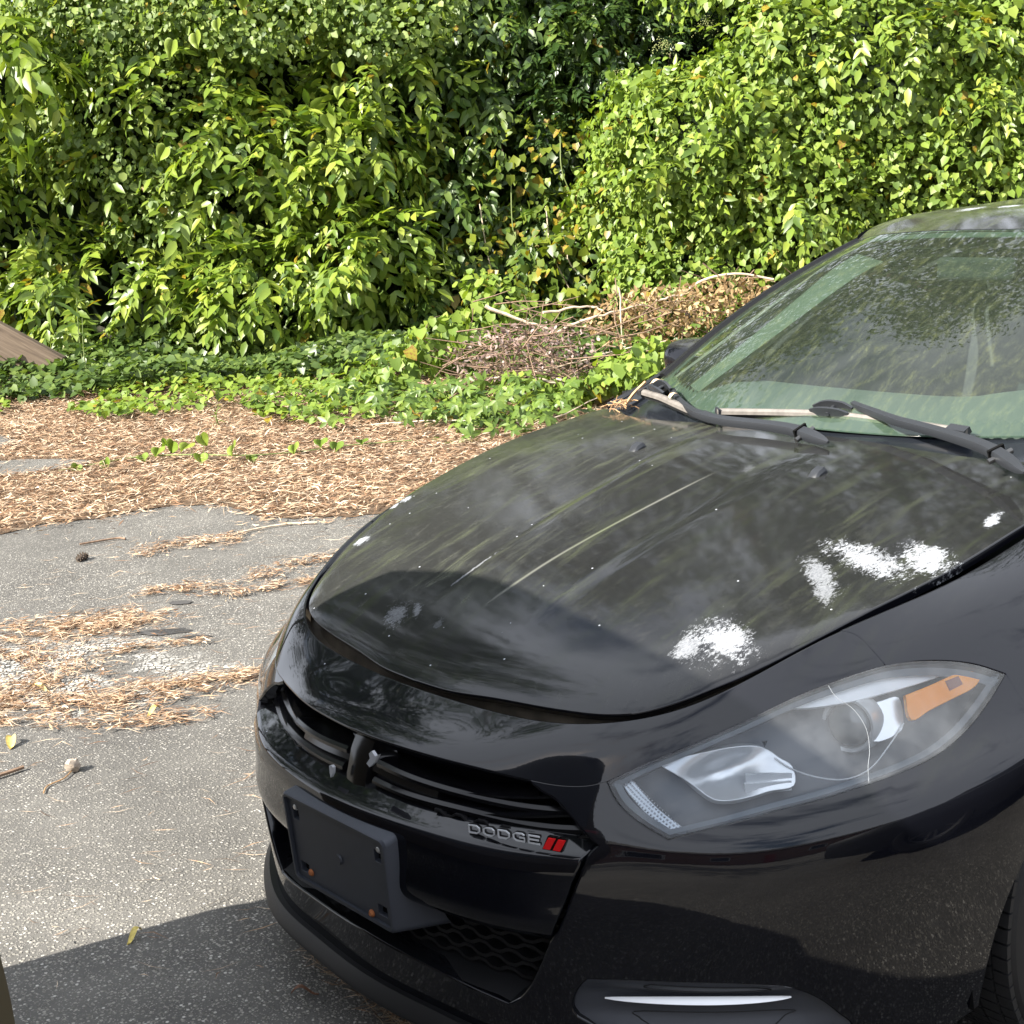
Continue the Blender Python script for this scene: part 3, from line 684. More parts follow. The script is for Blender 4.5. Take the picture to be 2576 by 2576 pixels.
# thin hoops round the inner ends of the four openings
for sg in (1, -1):
    for pts in ([(-.012,.060,.652),(-.014,.046,.640),(-.018,.044,.622),(-.022,.052,.612),(-.030,.075,.606),(-.040,.20,.606),(-.068,.32,.614),(-.098,.43,.632)],
                [(.002,.046,.548),(-.001,.044,.566),(-.004,.052,.579),(-.010,.075,.583),(-.028,.20,.578),(-.054,.32,.586),(-.088,.43,.604),(-.106,.475,.612)]):
        P0 = cr(np.array([(q[0], q[1], q[2]) for q in tuck2(pts)])*[1, sg, 1], 6); MB().sweep(P0, [(-.022, -.0022), (.022, -.0022), (.022, .0022), (-.022, .0022)], (.12, 0, 1)).build('grille_hoop', sl, car, smooth=False)
chip = simple('bare_plastic', (.34, .35, .37), .6)
for pts in ([(-.006,.062,.641),(-.004,.074,.650),(-.008,.082,.640),(-.004,.096,.648),(-.006,.080,.627),(-.004,.062,.612),(-.002,.054,.618),(-.004,.066,.632)],
            [(.004,-.050,.590),(.006,-.040,.594),(.004,-.036,.590),(.007,-.036,.578),(.008,-.044,.566),(.006,-.048,.574)]):
    V = np.array(pts)+[.006, 0, 0]; c = V.mean(0); V = c+(V-c)*[.5, .85, .85]; n = len(V)
    MB().add(np.vstack([V, [c], V-[.006, 0, 0]]), [(i, (i+1) % n, n) for i in range(n)]+[(i, n+1+i, n+1+(i+1) % n, (i+1) % n) for i in range(n)]).build('paint_chip', chip, car)

# --- bumper beam below the grille (gloss), its face and top shelf
def beam_net():
    uu = [0, .1, .2, .3, .4, .455]; rows = []
    for t, dx, dz in ((.402, -.012, -.004), (.412, .0, 0), (.46, .001, 0), (.505, .001, 0), (.532, .003, 0), (.540, .000, .004), (.542, -.012, .010), (.545, -.060, .028), (.55, -.10, .034)):
        r = []
        for u in uu: p = S1(u, t)[0].copy(); r.append((p[0]+dx, p[1]*(1 if u < .45 else 1), p[2]+dz))
        rows.append(r)
    return rows, uu
rows, uu = beam_net()
SB = Surf(rows, [0, .015, .06, .105, .133, .143, .156, .21, .25], uu)
bo = [(u, .0) for u in np.linspace(-.428, .428, 30)]+[(.436, .02), (.452, .06), (.470, .105), (.485, .133), (.490, .156), (.49, .25)]+[(u, .25) for u in np.linspace(.48, -.48, 30)]+[(-.49, .25), (-.490, .156), (-.485, .133), (-.470, .105), (-.452, .06), (-.436, .02)]
beam = panel('bumper_beam', SB, bo, M_SIDE, car, res=.008, step=.010, gap=.003, flange=.02, rnd=.004)
# --- lower intake: floor, back and wavy mesh
fl = MB(); V = []
us = np.linspace(-.40, .40, 33)
for u in us:
    a = Off(S1, -.006)(u, .268 if abs(u) < .34 else .262)[0]; b = S1(u*.98, .33)[0]
    V += [(a[0], a[1], a[2]), (b[0]-.085, b[1]*.97, .290), (b[0]-.12, b[1]*.95, .44)]
fl.add(V, [(3*i+k, 3*i+3+k, 3*i+4+k, 3*i+1+k) for i in range(len(us)-1) for k in (0, 1)]).build('intake_duct', M_TRIM, car, smooth=False)
gm = MB()
for j in range(9):
    v = j/8; z = .292+.125*v; back = -.070-.018*v
    pts = []
    nn = 56
    for i in range(nn):
        y = -.415+.83*i/(nn-1); s0 = S1(np.sign(y)*np.interp(abs(y), [0, .2, .4, .54], [0, .2, .4, .53]), .36)[0]
        zig = .0042*(1 if (i//2+j) % 2 == 0 else -1)
        pts.append((s0[0]+back, y*.97, z+zig))
    gm.sweep(pts, [(-.012, -.0022), (.012, -.0032), (.012, .0032), (-.012, .0022)], (0, 0, 1))
gm.build('intake_mesh', M_TRIM, car, kind='stuff')
# strip of the same mesh showing below the lower slat
gm = MB()
for j, z in enumerate((.556, .566)):
    for sg in (1, -1):
        pts = [(LO([sg*y])[0][0]-.010, sg*y, LO([sg*y])[0][2]-.016+.007*j+.0035*(1 if (i//2+j) % 2 else -1)) for i, y in enumerate(np.linspace(.20, .50, 30))]
        gm.sweep(pts, [(-.01, -.0018), (.014, -.0018), (.014, .0018), (-.01, .0018)], (0, 0, 1))
gm.build('grille_mesh', M_TRIM, car, kind='stuff')
# --- chin spoiler lip
sp = MB(); us = np.linspace(-1.0, 1.0, 61); P0 = []; 
for u in us:
    a = S1(u, .176)[0]; w = 1-max(0, abs(u)-.62)*.9; P0.append(a+S1.normal([u], [.2])[0]*(.018*w))
sp.sweep(np.array(P0)+[0, 0, -.004], [(-.050, .004), (-.012, -.018), (.004, -.020), (.010, -.012), (.010, -.002), (-.004, .020), (-.050, .016)][::-1], (0, 0, 1))
sp.build('chin_spoiler', M_TRIM, car, smooth=True)

# --- fog lamp bezels
for sgn in (1, -1):
    f = (lambda P: P) if sgn > 0 else mir
    fp = C(fog+[fog[0]])[:-1]
    SF = Off(S1, lambda u, t: -.004-.020*np.exp(-(((np.abs(u)-.64)/.19)**4+((t-.290)/.034)**4)))
    fz = panel('fog_bezel', SF, f(fp), M_GREYPL, car, res=.009, step=.010, gap=.003, flange=.02, rnd=.004)
    us = np.linspace(.489, .771, 24); ctr = [.2985+.0055*math.sin(math.pi*(u-.489)/.282)*1.0+.008*(u-.489)/.282 for u in us]
    P0 = Off(S1, -.012)(us*sgn, np.array(ctr)); wd = np.sin(np.pi*np.clip((us-.486)/.288, 0, 1))**.5
    V = []
    for p, w, u, t in zip(P0, wd, us, ctr):
        nn = S1.normal([u*sgn], [t])[0]
        V += [p+np.array([0, 0, .006*w]), p+nn*.006*w+np.array([0, 0, .0025*w]), p+nn*.010*w-np.array([0, 0, .0025*w]), p-np.array([0, 0, .0065*w])]
    MB().add(V, [(4*i+k, 4*i+4+k, 4*i+5+k, 4*i+1+k) if sgn < 0 else (4*i+k, 4*i+1+k, 4*i+5+k, 4*i+4+k) for i in range(23) for k in range(3)]).build('chrome_strip', simple('satin_chrome', (.80, .81, .82), .42, metal=.55), fz, smooth=True)
    for P in ([(.555,.338),(.70,.336),(.735,.328),(.72,.322),(.57,.324),(.545,.331)], [(.535,.262),(.58,.248),(.72,.250),(.765,.268),(.762,.276),(.540,.274)]):
        S = Fun(lambda u, t: SF(u, t)-.003*SF.normal(u, t))
        pts = np.array(C(P+[P[0]], 5)[:-1]); Q = SF(pts[:, 0]*sgn, pts[:, 1])+.0006*SF.normal(pts[:, 0]*sgn, pts[:, 1])
        MB().tube(np.vstack([Q, Q[:1]]), .0011, 5, False).build('recess_line', M_TRIM, fz, smooth=True)

# --- front plate bracket
pbm = MB()
br = empty('plate_bracket', parent=car)
TLc, TRc = np.array([.052, -.155, .525]), np.array([.052, .160, .525]); BLc, BRc = np.array([.042, -.150, .347]), np.array([.042, .156, .347])
def bil(a, b, d=0.0):
    p = (TLc*(1-a)+TRc*a)*(1-b)+(BLc*(1-a)+BRc*a)*b; return p+np.array([1, 0, .07])*d
SBk = Fun(lambda u, t: np.array([bil(u[i]/.318+.5, (.18-t[i])/.18) for i in range(len(u))]))
def rrect(x0, y0, x1, y1, r, n=5):
    out = []
    for cx, cy, a0 in ((x1-r, y0+r, -90), (x1-r, y1-r, 0), (x0+r, y1-r, 90), (x0+r, y0+r, 180)):
        out += [(cx+r*math.cos(math.radians(a0+90*i/n)), cy+r*math.sin(math.radians(a0+90*i/n))) for i in range(n+1)]
    return out
holes = [rrect(-.137, .128, -.116, .152, .002, 2), rrect(.116, .128, .137, .152, .002, 2), rrect(-.137, .022, -.108, .044, .003, 2), rrect(.108, .022, .137, .044, .003, 2)]
inner = rrect(-.150, .010, .150, .172, .008)
SBr = Fun(lambda u, t: SBk(u, t)-np.array([.006, 0, 0]))
panel('plate_face', SBr, inner, M_BRACKET, br, holes=holes, res=.02, gap=0, flange=.012, rnd=.001)
# outer frame: raised rim and skirt running back to the bumper
o_ = np.array(rrect(-.159, 0, .159, .18, .014, 6)); i_ = np.array(rrect(-.150, .010, .150, .172, .008, 6)); n = len(o_)
A = SBk(o_[:, 0], o_[:, 1]); Bi = SBk(i_[:, 0], i_[:, 1]); Bd = SBr(i_[:, 0], i_[:, 1])-[.002, 0, 0]
A2 = A.copy(); A2 = SBk(o_[:, 0]*.975, .09+(o_[:, 1]-.09)*.965); A1 = A-[.004, 0, 0]
sk = []
for (u, t) in o_:
    b = 1-t/.18
    p = SBk(np.array([u]), np.array([t]))[0]
    side_ = abs(u) > .12
    fl_ = max(0, b-.45)/.55
    yy = p[1]*(1.0+.10*fl_**2+.16*max(0, (b-.72)/.28)*(abs(u) > .1)); back = -.045-.055*fl_
    sk.append((p[0]+back, yy, p[2]+.006-.012*fl_))
sk = np.array(sk)
pb = MB().add(np.vstack([Bd, Bi, A2, A1, sk]), [(k*n+i, (k+1)*n+i, (k+1)*n+(i+1) % n, k*n+(i+1) % n) for k in range(4) for i in range(n)])
pb.build('bracket_frame', M_BRACKET, br, smooth=True)
MB().box((-.02, -.135, .36), (.027, .14, .515)).build('bracket_back', M_DARK, br)
scr = simple('screw_zinc', (.5, .5, .5), .35, metal=.9); rust = simple('rust', (.30, .10, .03), .8, var=.3, vscale=300)
for y, z, m in ((-.122, .499, scr), (.131, .499, scr), (-.096, .376, rust), (.088, .363, rust)):
    x = .049 if z > .4 else .041
    MB().tube([(x-.016, y, z), (x-.002 if m is rust else x-.006, y, z), (x+.0015 if m is rust else x-.003, y, z)], [.007, .007, .004], 12).build('screw', m, br, smooth=False)
MB().tube([(.040, .005, .438), (.041, .005, .438), (.0445, .005, .438), (.0445, .005, .438)], [.011, .010, .008, .0045], 16).build('stud', M_BRACKET, br, smooth=False)
# back pockets of the four slots
for h in holes:
    c = np.mean(np.array(h), 0); p = SBr(np.array([c[0]]), np.array([c[1]]))[0]
    MB().box((p[0]-.016, p[1]-.017, p[2]-.015), (p[0]-.010, p[1]+.017, p[2]+.015)).build('slot_pocket', M_DARK, br)

# --- badge on the left half of the lower grille
bd = empty('badge', parent=car)
b0 = np.array([-.034, .288, .563]); b1 = np.array([-.074, .474, .580])
ex = (b1-b0); L = np.linalg.norm(ex); ex /= L; eo = np.cross(ex, [0, 0, 1]); eo /= np.linalg.norm(eo); eo = -eo if eo[0] < 0 else eo; ez = np.cross(eo, ex); ez = ez if ez[2] > 0 else -ez
def on_b(u, v, d): return b0+ex*u*L+ez*v+eo*d
hgt = .0125
glyph = {'D': [[(0, 0), (0, 1), (.72, 1), (1, .72), (1, .28), (.72, 0), (0, 0)]],
         'O': [[(.22, 0), (0, .25), (0, .75), (.22, 1), (.78, 1), (1, .75), (1, .25), (.78, 0), (.22, 0)]],
         'G': [[(1, .82), (.8, 1), (.22, 1), (0, .75), (0, .25), (.22, 0), (1, 0), (1, .48), (.55, .48)]],
         'E': [[(1, 1), (0, 1), (0, 0), (1, 0)], [(0, .5), (.9, .5)]]}
M_LET = simple('badge_chrome', (.55, .56, .58), .35, metal=.2); M_LETB = simple('badge_black', (.004, .004, .004), .2)
xpos = 0.0; wl = .112; gapl = .046
for chh in 'DODGE':
    mb = MB(); mk = MB()
    for st_ in glyph[chh]:
        P0 = np.array([on_b(xpos+a*wl+.006*b, (b-.5)*hgt, .006) for a, b in st_])
        mb.sweep(P0, [(-.0012, -.001), (.0012, -.001), (.0012, .001), (-.0012, .001)], tuple(eo))
        mk.sweep(P0-eo*.003, [(-.0022, -.002), (.0022, -.002), (.0022, .0015), (-.0022, .0015)], tuple(eo))
    lt = mk.build('letter', M_LETB, bd); mb.build('letter_edge', M_LET, lt)
    xpos += wl+gapl
M_RED = simple('badge_red', (.62, .012, .014), .3)
for x0 in (.80, .90):
    V = [on_b(x0+a, b*hgt, d) for d in (.0075, .001) for a, b in ((-.030, -.95), (.042, -.95), (.112, .62), (.040, .62))]
    MB().add(V, [(0, 1, 2, 3), (7, 6, 5, 4), (0, 4, 5, 1), (1, 5, 6, 2), (2, 6, 7, 3), (3, 7, 4, 0)]).build('red_slash', M_RED, bd)
    V = [on_b(x0+a, b*hgt, d) for d in (.0055, -.001) for a, b in ((-.044, -1.12), (.052, -1.12), (.122, .78), (.030, .78))]
    MB().add(V, [(0, 1, 2, 3), (7, 6, 5, 4), (0, 4, 5, 1), (1, 5, 6, 2), (2, 6, 7, 3), (3, 7, 4, 0)]).build('slash_base', M_LETB, bd)
# ================================================================ greenhouse of the black car
wsB = [(-1.300,0,1.000),(-1.315,.22,1.002),(-1.385,.46,1.010),(-1.49,.612,1.018),(-1.56,.690,1.030)]
wsT = [(-2.100,0,1.388),(-2.108,.18,1.386),(-2.140,.34,1.377),(-2.185,.45,1.364),(-2.226,.523,1.348)]
wsB, wsT = np.array(wsB), np.array(wsT)
rows = []
for v in (0, .25, .5, .75, 1):
    r = wsB*(1-v)+wsT*v; b = 4*v*(1-v)
    r = r+np.stack([.010*b*np.ones(5), 0*r[:, 0], .026*b*np.ones(5)], 1); rows.append(r)
SW = Surf(rows, [0, .22, .44, .66, .88], [0, .22, .46, .63, .72])
M_PILLAR = simple('pillar_black', (.014, .0145, .017), .42)
def glass_mat(name, tint, dust, dark=False):
    m, nt, b, out = mat(name); k = NT(nt); nt.nodes.remove(b)
    co = k.n('TexCoord').outputs['Object']
    t = k.n('BsdfTransparent'); t.inputs[0].default_value = (*tint, 1)
    g = k.n('BsdfGlossy'); g.inputs['Roughness'].default_value = .02; g.inputs[0].default_value = (1, 1, 1, 1)
    fr = k.n('Fresnel'); fr.inputs[0].default_value = 1.52
    d = k.n('BsdfDiffuse')
    flow = k.mapping(co, (3.6, 11, 3.6), (0, 0, -.25))
    s1 = k.smooth(k.noise(flow, 5.0, 7, .74, .4), .44, .74)
    s2 = k.smooth(k.noise(k.mapping(co, (10, 34, 10), (0, 0, -.25)), 5.0, 6, .82), .45, .72)
    fine = k.noise(co, 330, 2, .7)
    k.l(k.mixc(s1, (.25, .31, .22), (.28, .31, .13)), d.inputs[0])
    cov = k.math('MULTIPLY_ADD', k.math('MULTIPLY', s1, k.math('MULTIPLY_ADD', s2, .75, .35)), dust*1.7, dust*.38)
    cov = k.math('MULTIPLY', cov, k.math('MULTIPLY_ADD', fine, 1.0, .5))
    v = k.math('LESS_THAN', k.vor(co, 46), .06)
    s = k.mixs(fr.outputs[0], t.outputs[0], g.outputs[0]); s = k.mixs(cov, s, d.outputs[0])
    k.l(s, out.inputs[0]); return m
M_WS = glass_mat('windshield_glass', (.66, .82, .72), .13)
M_GLASS = glass_mat('side_glass', (.30, .36, .33), .03)
wp = [(u, .0) for u in np.linspace(-.70, .70, 30)]+[(.712, .05), (.716, .44), (.712, .86)]+[(u, .88) for u in np.linspace(.70, -.70, 24)]+[(-.712, .86), (-.716, .44), (-.712, .05)]
ws = panel('windshield', SW, wp, M_WS, car, res=.03, step=.02, gap=.002, flange=.004, rnd=.002)
M_FRIT = simple('glass_frit', (.06, .07, .066), .4)
SWi = Off(SW, -.006)
fr_ = [(u, .002) for u in np.linspace(-.70, .70, 24)]
fr_ += [(.70, .04)]
for i, u in enumerate(np.linspace(.66, -.66, 54)): fr_ += [(u+.010, .046), (u-.010, .062)]
fr_ += [(-.70, .04)]
panel('glass_frit', SWi, fr_, M_FRIT, ws, res=.04, step=.03, gap=0, flange=0)
for sgn in (1, -1):
    f = (lambda P: P) if sgn > 0 else mir
    panel('glass_frit', SWi, f([(.665, .05), (.714, .05), (.714, .87), (.680, .87)]), M_FRIT, ws, res=.04, step=.03, gap=0, flange=0)
panel('glass_frit', SWi, [(-.70, .845), (.70, .845), (.70, .878), (-.70, .878)], M_FRIT, ws, res=.04, step=.03, gap=0, flange=0)
for sgn in (1, -1):
    tt_ = np.linspace(.02, .875, 26); P0 = SW(np.full(26, .702*sgn), tt_)+SW.normal(np.full(26, .702*sgn), tt_)*.004
    MB().sweep(P0, [(-.016, -.006), (.016, -.006), (.013, .005), (-.013, .005)], (.42, .35*sgn, .83)).build('windshield_moulding', simple('moulding_black', (.008, .008, .009), .5, spec=.3), car, smooth=True)
# roof
rf = [np.array(wsT)]
for x, zc, z3, z5, ye in ((-2.28, 1.412, 1.406, 1.378, .535), (-2.6, 1.438, 1.432, 1.400, .545), (-3.0, 1.446, 1.440, 1.405, .55), (-3.35, 1.425, 1.419, 1.385, .54)):
    rf.append(np.array([(x+.02, 0, zc), (x+.018, .18, zc-.001), (x+.01, .34, z3-.002), (x, .45, (z3+z5)/2+.003), (x-.03, ye, z5)]))
SR = Surf([r for r in rf], [0, .10, .42, .82, 1.18], [0, .18, .34, .46, .545])
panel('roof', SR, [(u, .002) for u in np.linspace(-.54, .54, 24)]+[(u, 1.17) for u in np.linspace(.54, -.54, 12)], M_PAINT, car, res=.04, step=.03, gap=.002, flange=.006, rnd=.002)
# pillars and roof rails, one strip from the wing up over the doors to the boot
for sgn in (1, -1):
    P_in = cr(np.array([(-1.40,.722,.972),(-1.565,.696,1.033),(-1.89,.618,1.192),(-2.10,.558,1.294),(-2.226,.530,1.347),(-2.31,.542,1.377),(-2.63,.552,1.399),(-3.03,.557,1.404),(-3.38,.547,1.383),(-3.80,.60,1.20),(-4.10,.66,1.07)]), 6)
    P_out = cr(np.array([(-1.42,.752,.972),(-1.60,.727,1.026),(-1.92,.650,1.180),(-2.14,.590,1.281),(-2.28,.566,1.332),(-2.40,.574,1.356),(-2.66,.585,1.372),(-3.03,.590,1.376),(-3.40,.580,1.354),(-3.80,.66,1.18),(-4.06,.72,1.06)]), 6)
    m_ = np.array([1, sgn, 1]); A, B = P_in*m_, P_out*m_; n = len(A); Md = (A+B)/2+np.array([0, .004*sgn, .008]); Bd = B-np.array([0, .010*sgn, .022])
    Ai = A-np.array([0, .0, .02])
    F = [(k*n+i, (k+1)*n+i, (k+1)*n+i+1, k*n+i+1) for k in range(4) for i in range(n-1)]
    if sgn > 0: F = [q[::-1] for q in F]
    add('roof_pillar', np.vstack([Ai, A, Md, B, Bd]), F, M_PILLAR, car, True)
    # side windows
    def yw(x, z): return np.interp(z, [.99, 1.37], [.742, .578])*sgn
    for P in ([(-1.66,1.005),(-2.46,1.012),(-2.44,1.34),(-2.30,1.325),(-2.05,1.235),(-1.80,1.105)], [(-2.53,1.013),(-3.38,1.045),(-3.62,1.15),(-3.36,1.345),(-3.0,1.365),(-2.51,1.35)]):
        pts = np.array(cr(P+[P[0]], 3)[:-1]); V = [(x, yw(x, z), z) for x, z in pts]
        add('side_window', V, [tuple(range(len(V)))[::sgn]], M_GLASS, car, False)
    MB().box((-2.535, .585*sgn if sgn > 0 else -.742, 1.0), (-2.455, .74 if sgn > 0 else -.585, 1.02)).build('belt_trim', M_TRIM, car)
    add('door_pillar', [(-2.455, .736*sgn, 1.005), (-2.535, .736*sgn, 1.008), (-2.515, .583*sgn, 1.37), (-2.435, .583*sgn, 1.362)], [(0, 1, 2, 3)], M_TRIM, car, False)
    # belt line moulding
    MB().sweep(cr([(-1.50, .748*sgn, .985), (-2.0, .758*sgn, .995), (-2.6, .768*sgn, 1.005), (-3.4, .770*sgn, 1.035), (-4.05, .725*sgn, 1.06)], 5), [(-.02, -.012), (.012, -.012), (.012, .010), (-.02, .012)], (0, 0, 1)).build('belt_moulding', M_TRIM, car)
    # door mirror
    mr = empty('door_mirror', parent=car)
    cx, cy, cz = -1.95, .895*sgn, 1.025
    V = []; nu, nv = 14, 10
    for i in range(nv+1):
        ph = math.pi*i/nv
        for j in range(nu):
            th = 2*math.pi*j/nu; s_ = lambda c_, p: math.copysign(abs(c_)**p, c_)
            V.append((cx+(.08)*s_(math.cos(ph), .7), cy+.095*s_(math.sin(ph), .7)*s_(math.cos(th), .7), cz+.062*s_(math.sin(ph), .7)*s_(math.sin(th), .7)))
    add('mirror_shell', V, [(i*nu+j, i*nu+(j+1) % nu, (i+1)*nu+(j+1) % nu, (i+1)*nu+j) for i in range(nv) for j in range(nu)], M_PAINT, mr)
    MB().sweep([(-1.80, .76*sgn, .99), (-1.86, .81*sgn, 1.005), (-1.90, .86*sgn, 1.03)], [(-.03, -.012), (.03, -.012), (.03, .012), (-.03, .012)], (0, 0, 1)).build('mirror_arm', M_TRIM, mr)
    V = [(cx-.088, cy+.10*math.cos(a), cz+.058*math.sin(a)) for a in np.linspace(0, 2*math.pi, 24, endpoint=False)]
    add('mirror_glass', V, [tuple(range(24))], simple('mirror_silver', (.8, .8, .8), .02, metal=1), mr, False)
# rear window and boot lid
rw = MB(); n = 9
for x, z, w in ((-3.37, 1.385, .53), (-3.6, 1.30, .57), (-3.85, 1.18, .62), (-4.06, 1.075, .66)):
    for t in np.linspace(-1, 1, n): rw.V.append((x+.03*(1-t*t), w*t, z+.035*(1-t*t)))
rw.F = [(i*n+j, i*n+j+1, (i+1)*n+j+1, (i+1)*n+j) for i in range(3) for j in range(n-1)]
rw.build('rear_window', M_GLASS, car, smooth=True)
bt = MB()
for x, z, w in ((-4.05, 1.075, .715), (-4.25, 1.06, .69), (-4.45, 1.04, .64), (-4.52, 1.02, .60), (-4.60, .84, .60)):
    for t in np.linspace(-1, 1, n): bt.V.append((x-.06*(1-t*t)*(x < -4.3), w*t, z+.02*(1-t*t)))
bt.F = [(i*n+j, i*n+j+1, (i+1)*n+j+1, (i+1)*n+j) for i in range(4) for j in range(n-1)]
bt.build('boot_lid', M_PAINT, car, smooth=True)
# interior
it = empty('interior', parent=car)
M_DASH = simple('dash_plastic', (.085, .09, .085), .6, bump=.3, bscale=500)
M_SEAT = simple('seat_cloth', (.018, .018, .02), .9)
M_LIGHTTRIM = simple('pale_trim', (.10, .107, .098), .7)
dv = [(-1.40, .985), (-1.52, 1.000), (-1.66, 1.015), (-1.78, 1.005), (-1.83, .95), (-1.83, .70)]
V = []; ys = np.linspace(-.66, .66, 25)
for x, z in dv:
    for y in ys:
        hump = .045*math.exp(-((y-.36)/.17)**2)*(1 if z > .94 else 0)*max(0, min(1, (-x-1.45)/.2)); V.append((x-.10*(abs(y)/.66)**2.5, y, z-.012*(abs(y)/.66)**2+hump))
add('dashboard', V, [(i*25+j, (i+1)*25+j, (i+1)*25+j+1, i*25+j+1) for i in range(5) for j in range(24)], M_DASH, it)
for y in (.37, -.37):
    s_ = MB().box((-2.75, y-.25, .42), (-2.22, y+.25, .60)); bevel(s_.build('seat_cushion', M_SEAT, it), .05, 3)
    s_ = MB().sweep([(-2.70, y, .58), (-2.80, y, .85), (-2.88, y, 1.10)], [(-.24, -.06), (.24, -.06), (.22, .06), (-.22, .06)], (1, 0, 0)); bevel(s_.build('seat_back', M_SEAT, it), .04, 3)
    s_ = MB().box((-2.95, y-.12, 1.14), (-2.86, y+.12, 1.30)); bevel(s_.build('head_rest', M_SEAT, it), .035, 3)
s_ = MB().box((-3.75, -.62, .5), (-3.45, .62, 1.08)); bevel(s_.build('rear_seat', M_SEAT, it), .06, 3)
th = np.linspace(0, 2*math.pi, 33)
cst = np.array([-1.98, .37, .96]); a1 = np.array([0, 1, 0]); a2 = np.array([.42, 0, .91])
MB().tube([cst+.185*(math.cos(a)*a1+math.sin(a)*a2) for a in th], .016, 8, False).build('steering_wheel', M_SEAT, it, smooth=True)
for sgn in (1, -1):
    P0 = cr(np.array([(-1.62,.675,1.02),(-1.90,.598,1.165),(-2.12,.535,1.280),(-2.24,.505,1.325)])*[1, sgn, 1], 5)
    MB().sweep(P0, [(-.03, -.03), (.085, -.045), (.085, -.03), (.03, .006), (-.03, .010)] if sgn < 0 else [(-.085, -.03), (-.085, -.045), (.03, -.03), (.03, .010), (-.03, .006)], (0, 0, 1)).build('pillar_trim', M_LIGHTTRIM, it, smooth=True)
add('headliner', [(-2.17, -.5, 1.335), (-2.17, .5, 1.335), (-3.3, .5, 1.36), (-3.3, -.5, 1.36)], [(0, 1, 2, 3)], simple('headliner_grey', (.12, .12, .11), .9), it, False)
add('cabin_floor', [(-1.45, -.72, .40), (-1.45, .72, .40), (-3.9, .72, .40), (-3.9, -.72, .40)], [(0, 1, 2, 3)], M_SEAT, it, False)
for sgn in (1, -1): add('door_card', [(-1.50, .735*sgn, .40), (-3.9, .735*sgn, .40), (-3.9, .735*sgn, 1.0), (-1.50, .735*sgn, .985)], [(0, 1, 2, 3)], M_SEAT, it, False)
rv = MB().box((-2.02, -.11, 1.265), (-1.995, .11, 1.325)); bevel(rv.build('rear_view_mirror', M_SEAT, it), .012, 2)
# --- cowl under the windshield
cv = MB(); ys = np.linspace(-.74, .74, 49); V = []
fr0 = cr(np.array([(0,-1.247),(.22,-1.245),(.357,-1.241),(.454,-1.252),(.546,-1.284),(.63,-1.345),(.74,-1.40)]), 8)
bk0 = cr(np.array([(0,-1.315),(.22,-1.328),(.46,-1.392),(.612,-1.49),(.69,-1.555),(.74,-1.60)]), 8)
for y in ys:
    xf = np.interp(abs(y), fr0[:, 0], fr0[:, 1]); xb = np.interp(abs(y), bk0[:, 0], bk0[:, 1]); zf = float(Hood(max(xf, -1.45), y))
    zb = np.interp(abs(y), [0, .46, .69, .74], [.998, 1.008, 1.024, 1.02])-.006
    V += [(xf+.02, y, zf-.03), (xf-.004, y, zf-.018), (xf*.5+xb*.5, y, zf*.4+zb*.6-.012), (xb, y, zb)]
cv.add(V, [(4*i+k, 4*i+4+k, 4*i+5+k, 4*i+1+k) for i in range(48) for k in range(3)]).build('cowl', simple('cowl_gloss', (.012, .014, .018), .16, bump=.05, bscale=60), car, smooth=True)
for sgn in (1, -1):
    P0 = [(-1.392, .716, .958), (-1.54, .690, 1.018), (-1.50, .640, 1.008), (-1.40, .640, .978), (-1.36, .668, .965)]
    V = [(x, y*sgn, z+.010) for x, y, z in P0]; V += [(x, y, z-.02) for x, y, z in V]; n = 5
    bevel(add('cowl_corner', V, [tuple(range(n))[::sgn], *[((i, n+i, n+(i+1) % n, (i+1) % n))[::sgn] for i in range(n)]], M_WIPER, car, False), .004, 2)
